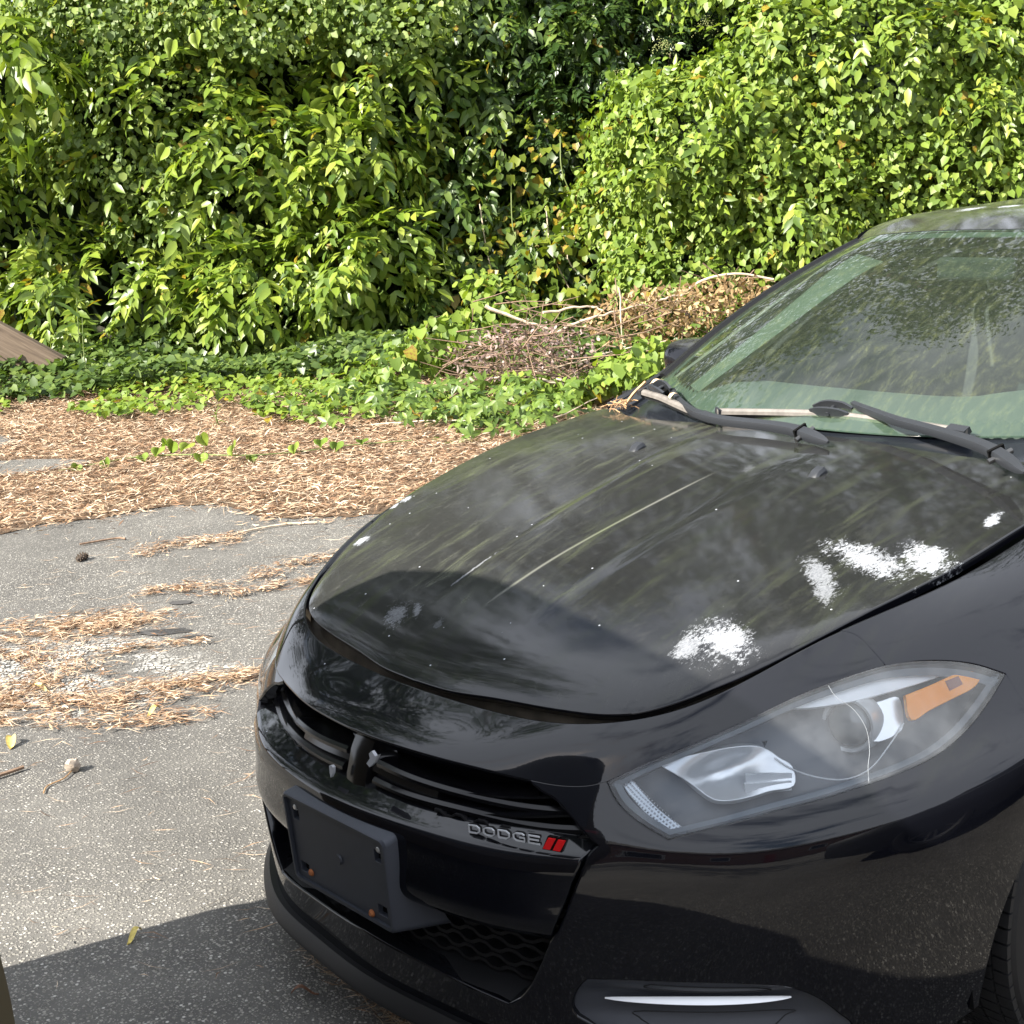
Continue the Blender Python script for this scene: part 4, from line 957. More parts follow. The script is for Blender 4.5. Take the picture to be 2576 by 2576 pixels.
# --- wipers
def wiper(arm, blade, clip_w):
    w = empty('wiper', parent=car)
    P0 = cr(np.array(arm), 6); T = np.gradient(P0, axis=0); T /= np.linalg.norm(T, axis=1, keepdims=True)
    nrm = np.array([.42, 0, .91]); n = len(P0); V = []
    for i in range(n):
        s_ = np.cross(T[i], nrm); s_ /= np.linalg.norm(s_); q = i/(n-1); hw = .0138-.007*q if q > .22 else .0138
        if q < .14: hw = .0138*math.sqrt(max(.03, 1-((.14-q)/.14)**2))
        hh = (.010-.003*q)*(1 if q > .14 else math.sqrt(max(.05, 1-((.14-q)/.14)**2)))
        V += [P0[i]+s_*hw-nrm*hh, P0[i]+s_*hw*1.0+nrm*hh*.2, P0[i]+s_*hw*.7+nrm*hh, P0[i]-s_*hw*.7+nrm*hh, P0[i]-s_*hw+nrm*hh*.2, P0[i]-s_*hw-nrm*hh]
    MB().add(V, [(6*i+k, 6*i+6+k, 6*i+6+(k+1) % 6, 6*i+(k+1) % 6) for i in range(n-1) for k in range(6)]+[tuple(range(6))[::-1], tuple(range(6*n-6, 6*n))]).build('wiper_arm', M_WIPER, w, smooth=True)
    k = int(n*.20); c = P0[k]; s_ = np.cross(T[k], nrm); s_ /= np.linalg.norm(s_)
    MB().sweep([c-s_*.0172+nrm*.002, c+s_*.0172+nrm*.002], [(-.003, -.011), (.003, -.011), (.003, .010), (-.003, .010)], tuple(nrm)).build('hinge', M_DARK, w)
    MB().tube([c-s_*.026-nrm*.004-T[k]*.012, c+s_*.026-nrm*.004-T[k]*.012], .006, 10).build('hinge_pin', simple('pin_steel', (.1, .1, .1), .35, metal=.8), w)
    B0 = cr(np.array(blade), 6)
    MB().sweep(B0, [(-.010, -.003), (.010, -.003), (.007, .004), (0, .007), (-.007, .004)], tuple(nrm)).build('wiper_blade', M_SUN, w)
    MB().sweep(B0-nrm*.008, [(-.004, -.010), (.004, -.010), (.006, .006), (-.006, .006)], tuple(nrm)).build('blade_rubber', M_RUBBER, w)
    for a, b in ((0, 3), (-4, -1)): MB().sweep([B0[a], (B0[a]+B0[b])/2, B0[b]], [(-.012, -.007), (.012, -.007), (.010, .008), (-.010, .008)], tuple(nrm)).build('end_cap', M_WIPER, w)
    # clip that holds the blade
    c = np.array(clip_w); d = (B0[-1]-B0[0])/np.linalg.norm(B0[-1]-B0[0]); s_ = np.cross(d, nrm)
    for o in (-.014, .014): MB().sweep(cr([c-d*.048+s_*o*.6, c-d*.02+s_*o+nrm*.010, c+d*.02+s_*o+nrm*.010, c+d*.045+s_*o*.8], 4), [(-.003, -.013), (.003, -.013), (.003, .010), (-.003, .010)], tuple(nrm)).build('blade_clip', M_WIPER, w, smooth=True)
    MB().sweep([c-d*.035-nrm*.006, c+d*.03-nrm*.004], [(-.015, -.008), (.015, -.008), (.012, .006), (-.012, .006)], tuple(nrm)).build('clip_base', M_DARK, w)
    MB().tube([c-s_*.02+nrm*.006, c+s_*.02+nrm*.006], .005, 10).build('clip_pin', M_WIPER, w)
wiper([(-1.092,.655,1.008),(-1.150,.585,1.016),(-1.189,.517,1.026),(-1.225,.433,1.031),(-1.268,.336,1.033),(-1.300,.245,1.036),(-1.338,.165,1.040),(-1.362,.110,1.044),(-1.385,.070,1.046)],
      [(-1.272,-.235,1.020),(-1.284,-.219,1.020),(-1.325,-.105,1.022),(-1.345,.020,1.026),(-1.352,.16,1.024),(-1.346,.29,1.022),(-1.334,.391,1.020)], (-1.352, .036, 1.030))
wiper([(-1.163,.165,1.004),(-1.185,.10,1.010),(-1.199,.039,1.015),(-1.205,-.038,1.016),(-1.204,-.149,1.016),(-1.228,-.248,1.018),(-1.284,-.343,1.022),(-1.355,-.440,1.030),(-1.400,-.49,1.034)],
      [(-1.395,-.600,1.026),(-1.372,-.55,1.026),(-1.34,-.475,1.026),(-1.298,-.387,1.022),(-1.262,-.30,1.016),(-1.232,-.215,1.010)], (-1.385, -.520, 1.034))
# pine needles and leaf bits caught by the right wiper
M_NEEDLE1 = simple('dry_needle', (.42, .25, .12), .7, var=.3, vscale=90)
nb = MB()
for i in range(34):
    c = np.array([-1.345, -.625, .992])+rng.normal(0, [.018, .018, .006]); d = rng.normal(0, 1, 3)*[1, 1, .35]; d /= np.linalg.norm(d); L = rng.uniform(.015, .05)
    nb.tube([c-d*L*.5, c+[0, 0, .004], c+d*L*.5], .0011, 4)
nb.tube(cr([(-1.355,-.62,.99),(-1.38,-.61,1.02),(-1.40,-.585,1.05)], 4), .004, 5)
tag(nb.build('needle_tuft', M_NEEDLE1), 'tuft of dry pine needles lodged beside the right wiper on the cowl', 'pine needles', kind=None)
for c, r, lab_ in (((-1.42,-.565,1.045), .022, 'crumpled tan leaf scrap resting at the left end of the right wiper blade'), ((-1.315,-.41,1.035), .014, 'smaller tan leaf scrap lying on the middle of the right wiper blade')):
    lf = MB()
    V = [np.array(c)+[r*math.cos(a)*rng.uniform(.6, 1.2), r*math.sin(a)*rng.uniform(.6, 1.2), rng.uniform(-.004, .012)] for a in np.linspace(0, 6.28, 8)[:-1]]
    lf.add(V+[np.array(c)+[0, 0, .012]], [(i, (i+1) % 7, 7) for i in range(7)])
    tag(lf.build('leaf_scrap', simple('dead_leaf', (.55, .40, .25), .8, var=.3, vscale=80)), lab_, 'leaf')
# ================================================================ ground
O2 = np.array([1.317, 1.993]); FD = np.array([-.6555, -.7552]); LD = np.array([-.7552, .6555])
def at(l, d, z=0.): p = O2+FD*d+LD*l; return np.array([p[0], p[1], z])
def ats(l, d, z): return np.stack([O2[0]+FD[0]*d+LD[0]*l, O2[1]+FD[1]*d+LD[1]*l, z], -1)
m, nt, b, out = mat('asphalt'); k = NT(nt)
co = k.n('TexCoord').outputs['Object']
v1 = k.n('TexVoronoi'); k.l(co, v1.inputs['Vector']); v1.inputs['Scale'].default_value = 120
v2 = k.n('TexVoronoi'); k.l(co, v2.inputs['Vector']); v2.inputs['Scale'].default_value = 230
s1 = k.n('SeparateColor'); k.l(v1.outputs['Color'], s1.inputs[0]); s2 = k.n('SeparateColor'); k.l(v2.outputs['Color'], s2.inputs[0])
st1 = k.math('MULTIPLY', k.smooth(v1.outputs['Distance'], .52, .30), k.smooth(s1.outputs[0], .34, .54))
st2 = k.math('MULTIPLY', k.smooth(v2.outputs['Distance'], .55, .32), k.smooth(s2.outputs[0], .35, .6))
big = k.noise(co, .55, 4, .6); mid = k.noise(co, 4, 5, .65)
base = k.ramp(k.math('MULTIPLY_ADD', mid, .5, k.math('MULTIPLY', big, .6)), [(.35, (.060, .057, .053)), (.55, (.098, .093, .085)), (.75, (.15, .142, .128))])
stone = k.ramp(s1.outputs[1], [(0, (.13, .122, .105)), (.5, (.27, .255, .22)), (.85, (.42, .395, .35)), (1, (.64, .61, .56))])
stone2 = k.ramp(s2.outputs[1], [(0, (.08, .08, .08)), (.6, (.24, .225, .20)), (1, (.42, .39, .345))])
wear = k.smooth(k.noise(co, .9, 3), .32, .62)
c1 = k.mixc(k.math('MULTIPLY', st2, k.math('MULTIPLY_ADD', wear, .5, .42)), base, stone2)
c1 = k.mixc(k.math('MULTIPLY', st1, k.math('MULTIPLY_ADD', wear, .45, .5)), c1, stone)
dk = k.smooth(k.noise(k.mapping(co, (1, 1, 1), (0, 0, 0), (4.3, 1.7, 0)), 1.1, 5, .6), .62, .74)
c1 = k.mixc(k.math('MULTIPLY', dk, .35), c1, (.05, .048, .045))
pits = k.math('LESS_THAN', k.noise(co, 60, 3, .6), .31)
c1 = k.mixc(pits, c1, (.03, .03, .03))
k.l(c1, b.inputs['Base Color']); b.inputs['Roughness'].default_value = .85; b.inputs['Specular IOR Level'].default_value = .35
h = k.math('ADD', k.math('MULTIPLY', st1, .8), k.math('ADD', k.math('MULTIPLY', st2, .4), k.math('MULTIPLY', pits, -.8)))
bp = k.n('Bump'); bp.inputs['Strength'].default_value = .8; bp.inputs['Distance'].default_value = .004; k.l(h, bp.inputs['Height']); k.l(bp.outputs[0], b.inputs['Normal'])
M_ASPH = m
g = MB(); n = 61; gx = np.sign(np.linspace(-1, 1, n))*np.abs(np.linspace(-1, 1, n))**2.2*120
V = [(x, y, -.0) for y in gx for x in gx]
g.add(V, [(i*n+j, i*n+j+1, (i+1)*n+j+1, (i+1)*n+j) for i in range(n-1) for j in range(n-1)])
tag(g.build('asphalt_ground', M_ASPH, smooth=True), kind='structure')
# litter-covered soil strip behind the asphalt
def poly_sheet(name, pts, z, m, kind='structure', sub=None):
    V = [(x, y, z) for x, y in pts]
    return tag(add(name, V, [tuple(range(len(V)))], m, None, False), kind=kind)
def soil_mat():
    m, nt, b, out = mat('litter_soil'); k = NT(nt); co = k.n('TexCoord').outputs['Object']
    n1 = k.noise(k.mapping(co, (30, 60, 30), (0, 0, .6)), 2, 6, .75); n2 = k.noise(co, 2.2, 4)
    k.l(k.ramp(k.math('MULTIPLY_ADD', n1, .8, k.math('MULTIPLY', n2, .2)), [(.3, (.035, .022, .013)), (.5, (.12, .075, .042)), (.65, (.24, .16, .095)), (.8, (.36, .27, .18))]), b.inputs['Base Color'])
    b.inputs['Roughness'].default_value = .9
    bp = k.n('Bump'); bp.inputs['Strength'].default_value = .9; bp.inputs['Distance'].default_value = .02; k.l(n1, bp.inputs['Height']); k.l(bp.outputs[0], b.inputs['Normal']); return m
near = [(-4.6, 6.2), (-3.4, 6.6), (-2.54, 6.96), (-2.33, 7.12), (-1.97, 7.30), (-1.75, 7.42), (-1.52, 7.34), (-1.28, 7.05), (-.95, 6.93), (-.71, 6.95), (.3, 7.0), (1.5, 7.3), (3.5, 7.9), (8, 9)]
far = [(9, 17), (3, 17), (0, 17), (-6, 18), (-9, 18)]
pts = []
for a, b_ in zip(near[:-1], near[1:]):
    for q in np.linspace(0, 1, 8, endpoint=False):
        p = np.array(a)*(1-q)+np.array(b_)*q+rng.normal(0, .035, 2); pts.append(tuple(at(*p)[:2]))
pts += [tuple(at(*p)[:2]) for p in far]
nl_ = np.linspace(-9, 9, 260); nr_ = np.interp(nl_, np.array(near)[:, 0], np.array(near)[:, 1])+rng.normal(0, .03, 260); nr_[nl_ < -4.6] = 6.2
q = np.array([[at(l, d_) for d_ in (a, a+1.5, 13, 18)] for l, a in zip(nl_, nr_)]).reshape(-1, 3); q[:, 2] = .004
tag(add('soil_strip', q, [(4*i+k, 4*i+4+k, 4*i+5+k, 4*i+1+k)[::-1] for i in range(259) for k in range(3)], soil_mat(), None, False), kind='structure')
# bare tongues of asphalt showing through the litter at the far left
for P in ([(-3.75, 10.3), (-3.36, 9.75), (-3.45, 9.5), (-4.4, 9.5), (-4.4, 10.4)], [(-3.3, 9.0), (-3.0, 9.02), (-2.60, 8.82), (-2.78, 8.6), (-3.06, 8.48), (-4.2, 8.3), (-4.2, 9.0)]):
    q = cr([at(*p)[:2] for p in P]+[at(*P[0])[:2]], 5)[:-1]+rng.normal(0, .012, (len(P)*5, 2)); poly_sheet('bare_asphalt', q, .009, M_ASPH)
PEEK = [np.array([(-3.80, 10.3), (-3.36, 9.75), (-3.45, 9.5), (-4.4, 9.5), (-4.4, 10.4)]), np.array([(-3.3, 9.0), (-3.0, 9.02), (-2.60, 8.82), (-2.78, 8.6), (-3.06, 8.48), (-4.2, 8.3), (-4.2, 9.0)])]
# worn white marking
m, nt, b, out = mat('worn_white_marking'); k = NT(nt); co = k.n('TexCoord').outputs['Object']
v = k.n('TexVoronoi'); v.feature = 'DISTANCE_TO_EDGE'; k.l(k.mapping(co, (1, 1.0, 1)), v.inputs['Vector']); v.inputs['Scale'].default_value = 52
msk = k.math('MULTIPLY', k.smooth(v.outputs['Distance'], .05, .16), k.smooth(k.noise(co, 7, 5, .65), .30, .46))
_c = at(-1.66, 4.66); sp_ = k.n('SeparateXYZ'); k.l(co, sp_.inputs[0])
dx_ = k.math('SUBTRACT', sp_.outputs[0], _c[0]); dy_ = k.math('SUBTRACT', sp_.outputs[1], _c[1])
la = k.math('MULTIPLY', k.math('ADD', k.math('MULTIPLY', dx_, LD[0]), k.math('MULTIPLY', dy_, LD[1])), 1/.62); fa = k.math('MULTIPLY', k.math('ADD', k.math('MULTIPLY', dx_, FD[0]), k.math('MULTIPLY', dy_, FD[1])), 1/.50)
rad = k.math('SQRT', k.math('ADD', k.math('MULTIPLY', la, la), k.math('MULTIPLY', fa, fa)))
msk = k.math('MULTIPLY', msk, k.smooth(k.math('ADD', rad, k.math('MULTIPLY_ADD', k.noise(co, 5, 5, .7), 1.2, -.6)), 1.05, .75))
msk = k.math('MULTIPLY', msk, k.math('MULTIPLY', k.smooth(k.noise(co, 70, 3), .30, .48), k.smooth(k.noise(co, 3.3, 3, .6), .38, .50)))
b.inputs['Base Color'].default_value = (.46, .445, .41, 1); b.inputs['Roughness'].default_value = .75
tr = k.n('BsdfTransparent'); k.l(k.mixs(k.math('MULTIPLY', msk, .9), tr.outputs[0], b.outputs[0]), out.inputs[0])
P = [(-2.8, 5.5), (-.7, 5.5), (-.7, 3.8), (-2.8, 3.8)]
poly_sheet('worn_road_marking', [tuple(at(*p)[:2]+rng.normal(0, .01, 2)) for p in P], .004, m)
# cracks and tar spots
M_CRACK = simple('crack_dark', (.045, .043, .04), .95)
for l, d, rx, ry in ((-1.33, 5.17, .11, .045), (-1.2, 5.08, .07, .03), (-1.35, 5.55, .05, .03)):
    c = at(l, d); V = [(c[0]+LD[0]*rx*math.cos(a)*q+FD[0]*ry*math.sin(a)*q, c[1]+LD[1]*rx*math.cos(a)*q+FD[1]*ry*math.sin(a)*q, .004) for a, q in zip(np.linspace(0, 2*math.pi, 28, endpoint=False), rng.uniform(.8, 1.1, 28))]
    tag(add('tar_spot', V, [tuple(range(28))], simple('tar', (.055, .052, .05), .8), None, False), kind='structure')

# ================================================================ pine straw and leaf litter
def litter_mat(name, cols, rough=.75):
    m, nt, b, out = mat(name); k = NT(nt); a = k.n('Attribute'); a.attribute_name = 'var'
    k.l(k.ramp(a.outputs['Fac'], cols), b.inputs['Base Color']); b.inputs['Roughness'].default_value = rough; b.inputs['Specular IOR Level'].default_value = .3
    return m
M_STRAW = litter_mat('dry_litter', [(0, (.06, .032, .018)), (.2, (.18, .095, .05)), (.45, (.34, .21, .12)), (.75, (.50, .36, .235)), (1, (.66, .54, .40))])
def blades(name, c, ang, L, wdt, tilt, label=None, m=M_STRAW, z0=.006, curl=.12, kind='stuff', lift=None):
    """many dry slips lying on the ground: c n x 2"""
    n = len(c); var = rng.random(n)
    d = np.stack([np.cos(ang)*np.cos(tilt), np.sin(ang)*np.cos(tilt), np.sin(tilt)], 1); s = np.stack([-np.sin(ang), np.cos(ang), rng.normal(0, .5, n)], 1); s /= np.linalg.norm(s, axis=1, keepdims=True)
    z = z0+(rng.random(n)*.018 if lift is None else lift)+np.abs(np.sin(tilt))*L*.5
    p = np.stack([c[:, 0], c[:, 1], z], 1); L = L[:, None]; wdt = wdt[:, None]; upv = np.array([0, 0, 1.])
    cu = L*curl*rng.normal(0, 1, n)[:, None]
    V = np.stack([p-d*L*.5, p-s*wdt*.5+upv*cu*.5+s*cu*.4, p+s*wdt*.5+upv*cu*.5+s*cu*.4, p+d*L*.5], 1)
    V[..., 2] = np.maximum(V[..., 2], .005)
    F = np.arange(n)[:, None]*4+np.array([[0, 1, 3, 2]])
    o = fast_mesh(name, V.reshape(-1, 3), F, m, attr={'var': np.repeat(var, 4)})
    if kind: o['kind'] = kind
    if label: o['label'] = label
    return o
def in_any(P, polys):
    r = np.zeros(len(P), bool)
    for q in polys: r |= inpoly(P, q)
    return r
n = 130000
ld = np.stack([rng.uniform(-5.2, 2.2, n), rng.uniform(6.4, 12.2, n)], 1)
nearp = np.array(near); edge = np.interp(ld[:, 0], nearp[:, 0], nearp[:, 1])-rng.exponential(.09, n)+.05+.06*np.sin(ld[:, 0]*7)+.04*np.sin(ld[:, 0]*17)
ok = (ld[:, 1] > edge) & ~(in_any(ld, PEEK) & (rng.random(n) < .96)); ld = ld[ok]
c = ats(ld[:, 0], ld[:, 1], np.zeros(len(ld)))[:, :2]; n = len(c)
blades('leaf_litter', c, rng.normal(math.atan2(LD[1], LD[0]), .75, n), rng.uniform(.02, .085, n), rng.uniform(.0025, .010, n), rng.normal(.04, .22, n), 'tan and rust dry leaf litter carpeting the ground behind the asphalt')
n = 14000
ld = np.stack([rng.uniform(-4.6, 1.2, n), rng.uniform(6.6, 11, n)], 1); edge = np.interp(ld[:, 0], nearp[:, 0], nearp[:, 1])-.05+rng.normal(0, .07, n); ok = (ld[:, 1] > edge) & ~(in_any(ld, PEEK) & (rng.random(n) < .97)); ld = ld[ok]; n = len(ld)
blades('pine_straw', ats(ld[:, 0], ld[:, 1], 0*ld[:, 0])[:, :2], rng.uniform(0, 6.28, n), rng.uniform(.10, .20, n), rng.uniform(.002, .004, n), rng.normal(.02, .10, n), 'long dry pine needles mixed in the leaf litter', lift=rng.random(n)*.03)
# drifts of straw washed over the asphalt: spines in (l,d) with a width
drifts = [('rust drift of pine straw with a stem tail near the litter edge', [(-1.70,6.36),(-1.58,6.52),(-1.42,6.50),(-1.30,6.66)], .075, 1000),
 ('thin flat drift of straw in the middle of the asphalt', [(-1.53,5.70),(-1.37,5.76),(-1.22,5.69),(-1.12,5.61)], .06, 800),
 ('straw drift beside the right edge of the car nose', [(-1.12,5.80),(-.98,6.0),(-.84,6.12)], .06, 650), ('straw drift just below the one beside the car nose', [(-1.06,5.66),(-.95,5.72),(-.85,5.74),(-.7,5.74)], .05, 600),
 ('thick rust drift of straw at the left above the white marking', [(-2.1,5.05),(-1.85,5.22),(-1.66,5.28),(-1.50,5.36)], .14, 4200), ('straw drift curling down across the white marking', [(-1.95,5.0),(-1.72,4.88),(-1.60,4.72),(-1.62,4.58),(-1.72,4.5),(-1.9,4.48)], .10, 2600),
 ('long straw drift from the white marking to the car bumper', [(-1.9,4.38),(-1.6,4.40),(-1.32,4.42),(-1.18,4.5),(-1.0,4.56),(-.85,4.62)], .09, 3400),
 ('thin straw line along the lower edge of the white marking', [(-1.7,4.30),(-1.45,4.26),(-1.2,4.22),(-1.0,4.25)], .05, 800),
 ('straw drift crossing the white patch', [(-1.52,4.95),(-1.35,4.98),(-1.15,5.02)], .045, 600)]
for lab, sp, wd, n in drifts:
    q = cr(sp, 12); i = rng.integers(0, len(q), n); wv = wd*(.35+.65*np.sin(np.linspace(.25, 2.9, len(q)))); p = q[i]+rng.normal(0, 1, (n, 2))*wv[i][:, None]*np.array([1.1, .75])
    t = np.gradient(q, axis=0)[i]; wt = t[:, :1]*LD+t[:, 1:]*FD; an = np.arctan2(wt[:, 1], wt[:, 0])+rng.normal(0, .6, n)
    keep = np.sin(p[:, 0]*23+3*np.sin(p[:, 1]*17))*np.sin(p[:, 1]*31+2*np.sin(p[:, 0]*13))+.35*np.sin(p[:, 0]*61+p[:, 1]*47)+rng.normal(0, .35, n) > -.15
    p, an = p[keep], an[keep]; n = len(p); an = an+rng.normal(0, .35, n)
    long_ = rng.random(n) < .45
    blades('pine_straw', ats(p[:, 0], p[:, 1], 0*p[:, 0])[:, :2], an, np.where(long_, rng.uniform(.05, .13, n), rng.uniform(.02, .05, n)), np.where(long_, .0022, .006)*rng.uniform(.7, 1.3, n), rng.normal(.0, .08, n), lab, lift=rng.random(n)*.014)
n = 900; p = np.stack([rng.uniform(-2.2, -.3, n), rng.uniform(2.7, 7.0, n)], 1)
blades('pine_straw', ats(p[:, 0], p[:, 1], 0*p[:, 0])[:, :2], rng.normal(math.atan2(LD[1], LD[0])+.25, .6, n), rng.uniform(.02, .12, n), rng.uniform(.0014, .003, n), rng.normal(0, .04, n), 'single needles scattered over the asphalt', lift=rng.random(n)*.003)
sp = [(-.205,-.47),(-.165,-.36),(-.155,-.25),(-.14,-.15),(-.12,-.02)]
q = cr(sp, 10); n = 700; i = rng.integers(0, len(q), n)
blades('pine_straw', q[i]+rng.normal(0, .022, (n, 2)), rng.normal(1.9, .7, n), rng.uniform(.03, .10, n), rng.uniform(.0012, .0035, n), rng.normal(0, .16, n), 'brown needle drift in the shade below the front lip', lift=rng.random(n)*.012)
# single things lying about
def leaf_on_ground(x, y, an, L, w, col, label, cup=.25, name='fallen_leaf'):
    V = []; n = 7
    for i in range(n+1):
        t = i/n; wv = w*math.sin(math.pi*min(1, t*.96+.02))**.8
        for s_ in (-1, -.45, 0, .45, 1): V.append((L*(t-.5), s_*wv*.5, .010+cup*w*abs(s_)**1.5+.012*math.sin(t*5)))
    o = add(name, V, [(i*5+j, i*5+j+1, i*5+6+j, i*5+5+j) for i in range(n) for j in range(4)], simple('leaf_'+name, col, .7, var=.25, vscale=120), None, True, loc=(x, y, 0)); o.rotation_euler = (0, 0, an)
    return tag(o, label, 'leaf')
leaf_on_ground(-.20, -2.12, 1.1, .075, .03, (.55, .42, .12), 'curled yellow leaf on the asphalt at the left edge below the white marking')
leaf_on_ground(-.045, -.30, 2.6, .055, .014, (.20, .10, .06), 'narrow brown leaf on the shaded asphalt in front of the car lip')
leaf_on_ground(.09, -.77, .4, .05, .016, (.62, .50, .14), 'small yellow leaf at the edge of the shadow on the asphalt')
leaf_on_ground(-.62, -2.02, .3, .06, .02, (.66, .45, .13), 'orange yellow leaf in the straw drift next to the car bumper')
leaf_on_ground(-.47, -2.52, 1.9, .08, .022, (.66, .50, .20), 'curved yellow leaf on the straw over the white marking')
# pale seed pod with its stalk
pod = empty('seed_pod', (-.24, -1.78, 0), 'pale fluffy seed pod on the sunlit asphalt left of the car', 'seed pod')
V = []; 
for i in range(7):
    for j in range(10):
        ph, th_ = math.pi*i/6, 2*math.pi*j/10; r = .022*rng.uniform(.7, 1.25); V.append((r*math.sin(ph)*math.cos(th_), r*math.sin(ph)*math.sin(th_), .020+r*.8*math.cos(ph)))
add('husk', V, [(i*10+j, i*10+(j+1) % 10, (i+1)*10+(j+1) % 10, (i+1)*10+j) for i in range(6) for j in range(10)], simple('pale_husk', (.36, .30, .24), .85, var=.25, vscale=150), pod, False)
MB().tube(cr([(.01,.01,.008),(.05,.04,.006),(.10,.05,.005),(.13,.09,.005)], 4), .0022, 5).build('stalk', M_NEEDLE1, pod)
# pine cone
pc = empty('pine_cone', (-1.36, -4.08, 0), 'small dark pine cone on the asphalt near the litter edge', 'pine cone'); pc.rotation_euler = (0, 0, .5)
body = MB().tube([(-.035, 0, .014), (-.02, 0, .015), (.0, 0, .016), (.025, 0, .014), (.04, 0, .013)], [.006, .014, .016, .011, .003], 10).build('cone_core', simple('cone_brown', (.055, .04, .03), .85), pc)
sc_ = MB()
for i in range(8):
    for j in range(7):
        a = 2*math.pi*(j+.5*(i % 2))/7; x = -.03+i*.0085; r = .017*math.sin(math.pi*(i+1.2)/9.5)+.002
        c = np.array([x, r*math.cos(a), .015+r*math.sin(a)]); ra = np.array([.4, math.cos(a), math.sin(a)]); sd_ = np.cross(ra, [1, 0, 0]); sd_ /= np.linalg.norm(sd_)
        sc_.add([c-sd_*.004-ra*.003, c+sd_*.004-ra*.003, c+ra*.006+sd_*.003, c+ra*.006-sd_*.003], [(0, 1, 2, 3)])
sc_.build('cone_scales', simple('scale_brown', (.09, .065, .045), .85), pc, kind='stuff')
# twig that tails the first drift, twigs on the left
M_TWIG = simple('twig_bark', (.20, .13, .085), .85, var=.35, vscale=80); M_STICK = simple('bleached_stick', (.56, .45, .33), .8, var=.25, vscale=30)
for P, r, lab in (([(-1.36,6.62),(-1.22,6.74),(-1.08,6.80),(-.95,6.80)], .005, 'thin pale twig trailing from the straw drift toward the car'),
                  ([(-2.05,6.62),(-1.9,6.70),(-1.85,6.68)], .005, 'short dark twig on the asphalt at far left'),
                  ([(-1.56,3.80),(-1.49,3.86),(-1.45,3.90)], .006, 'stubby dark stick on the asphalt at the left edge of the photo')):
    tag(MB().tube([at(l, d, .010) for l, d in cr(P, 5)], r, 6).build('twig', M_TWIG if 'dark' in lab else M_STICK, smooth=True), lab, 'twig')
# ================================================================ plants
def leaf_mat(name, cols, yel=((.27, .23, .018), (.20, .10, .015)), rough=.42, trans=.32, spec=.45):
    m, nt, b, out = mat(name); k = NT(nt); a = k.n('Attribute'); a.attribute_name = 'var'; y = k.n('Attribute'); y.attribute_name = 'yel'
    col = k.ramp(a.outputs['Fac'], cols)
    co = k.n('TexCoord').outputs['Object']; blot = k.noise(co, 55, 3)
    yc = k.mixc(k.smooth(blot, .45, .62), yel[0], yel[1])
    col = k.mixc(y.outputs['Fac'], col, yc)
    k.l(col, b.inputs['Base Color']); b.inputs['Roughness'].default_value = rough; b.inputs['Specular IOR Level'].default_value = spec
    t = k.n('BsdfTranslucent'); k.l(k.mixc(1, col, (1.25, 1.3, .55), 'MULTIPLY'), t.inputs[0])
    k.l(k.mixs(trans, b.outputs[0], t.outputs[0]), out.inputs[0]); return m
SHAPES = {  # base widening, 2 width stations (t, half width / length), droop, fold
 'pointed': ((.26, .20), (.60, .175), .16, .10), 'heart': ((.06, .37), (.46, .43), .12, .10), 'round': ((.18, .38), (.60, .40), .08, .09),
 'narrow': ((.30, .10), (.65, .09), .08, .03), 'dry': ((.3, .22), (.65, .18), .25, .12)}
def broad_geo(p, T, N, L):
    """a larger heart leaf with a rounded, lightly waved outline"""
    T = T/(np.linalg.norm(T, axis=1, keepdims=True)+1e-9); N = N-T*(N*T).sum(1, keepdims=True); N = N/(np.linalg.norm(N, axis=1, keepdims=True)+1e-9); S = np.cross(T, N); L = L[:, None]
    st = [(-.10, .20), (-.09, .36), (.05, .47), (.25, .50), (.45, .44), (.65, .31), (.83, .15)]
    V = [p]+[p+L*(T*t+S*w+N*(.16*w+.03*math.sin(9*t))) for t, w in st]+[p+L*(T-N*.10)]+[p+L*(T*t-S*w+N*(.16*w+.03*math.cos(8*t))) for t, w in st[::-1]]+[p+L*(T*t-N*.03) for t in (.25, .55)]
    n = len(st)
    F = [(0, 1, 2), (0, 2, 3), (0, 3, 17-1), (0, 2*n+1, 2*n), (0, 2*n, 2*n-1), (0, 2*n-1, 16)]
    F += [(3, 4, 16), (4, 5, 17), (4, 17, 16), (5, 6, 17), (6, 7, 17), (7, 8, 17), (2*n-1, 2*n-2, 16), (2*n-2, 2*n-3, 17), (2*n-2, 17, 16), (2*n-3, 2*n-4, 17), (2*n-4, 2*n-5, 17), (2*n-5, 8, 17)]
    return np.stack(V, 1), np.array(F)
def leaf_geo(shape, p, T, N, L):
    if shape == 'broad': return broad_geo(p, T, N, L)
    (t1, w1), (t2, w2), dr, fo = SHAPES[shape]
    T = T/(np.linalg.norm(T, axis=1, keepdims=True)+1e-9); N = N-T*(N*T).sum(1, keepdims=True); N = N/(np.linalg.norm(N, axis=1, keepdims=True)+1e-9); S = np.cross(T, N); L = L[:, None]
    n = len(p); b1 = 0 if shape != 'heart' else .0
    off = (-.08 if shape == 'heart' else 0)
    V = np.stack([p, p+L*(T*(t1+off)+S*w1+N*fo*w1*2), p+L*(T*t2+S*w2+N*fo*w2*2-N*dr*.25), p+L*(T-N*dr), p+L*(T*t2-S*w2+N*fo*w2*2-N*dr*.25), p+L*(T*(t1+off)-S*w1+N*fo*w1*2), p+L*(T*(.5*(t1+t2))-N*dr*.12)], 1)
    F = np.array([[0, 1, 6], [1, 2, 6], [2, 3, 6], [3, 4, 6], [4, 5, 6], [5, 0, 6]])
    return V, F
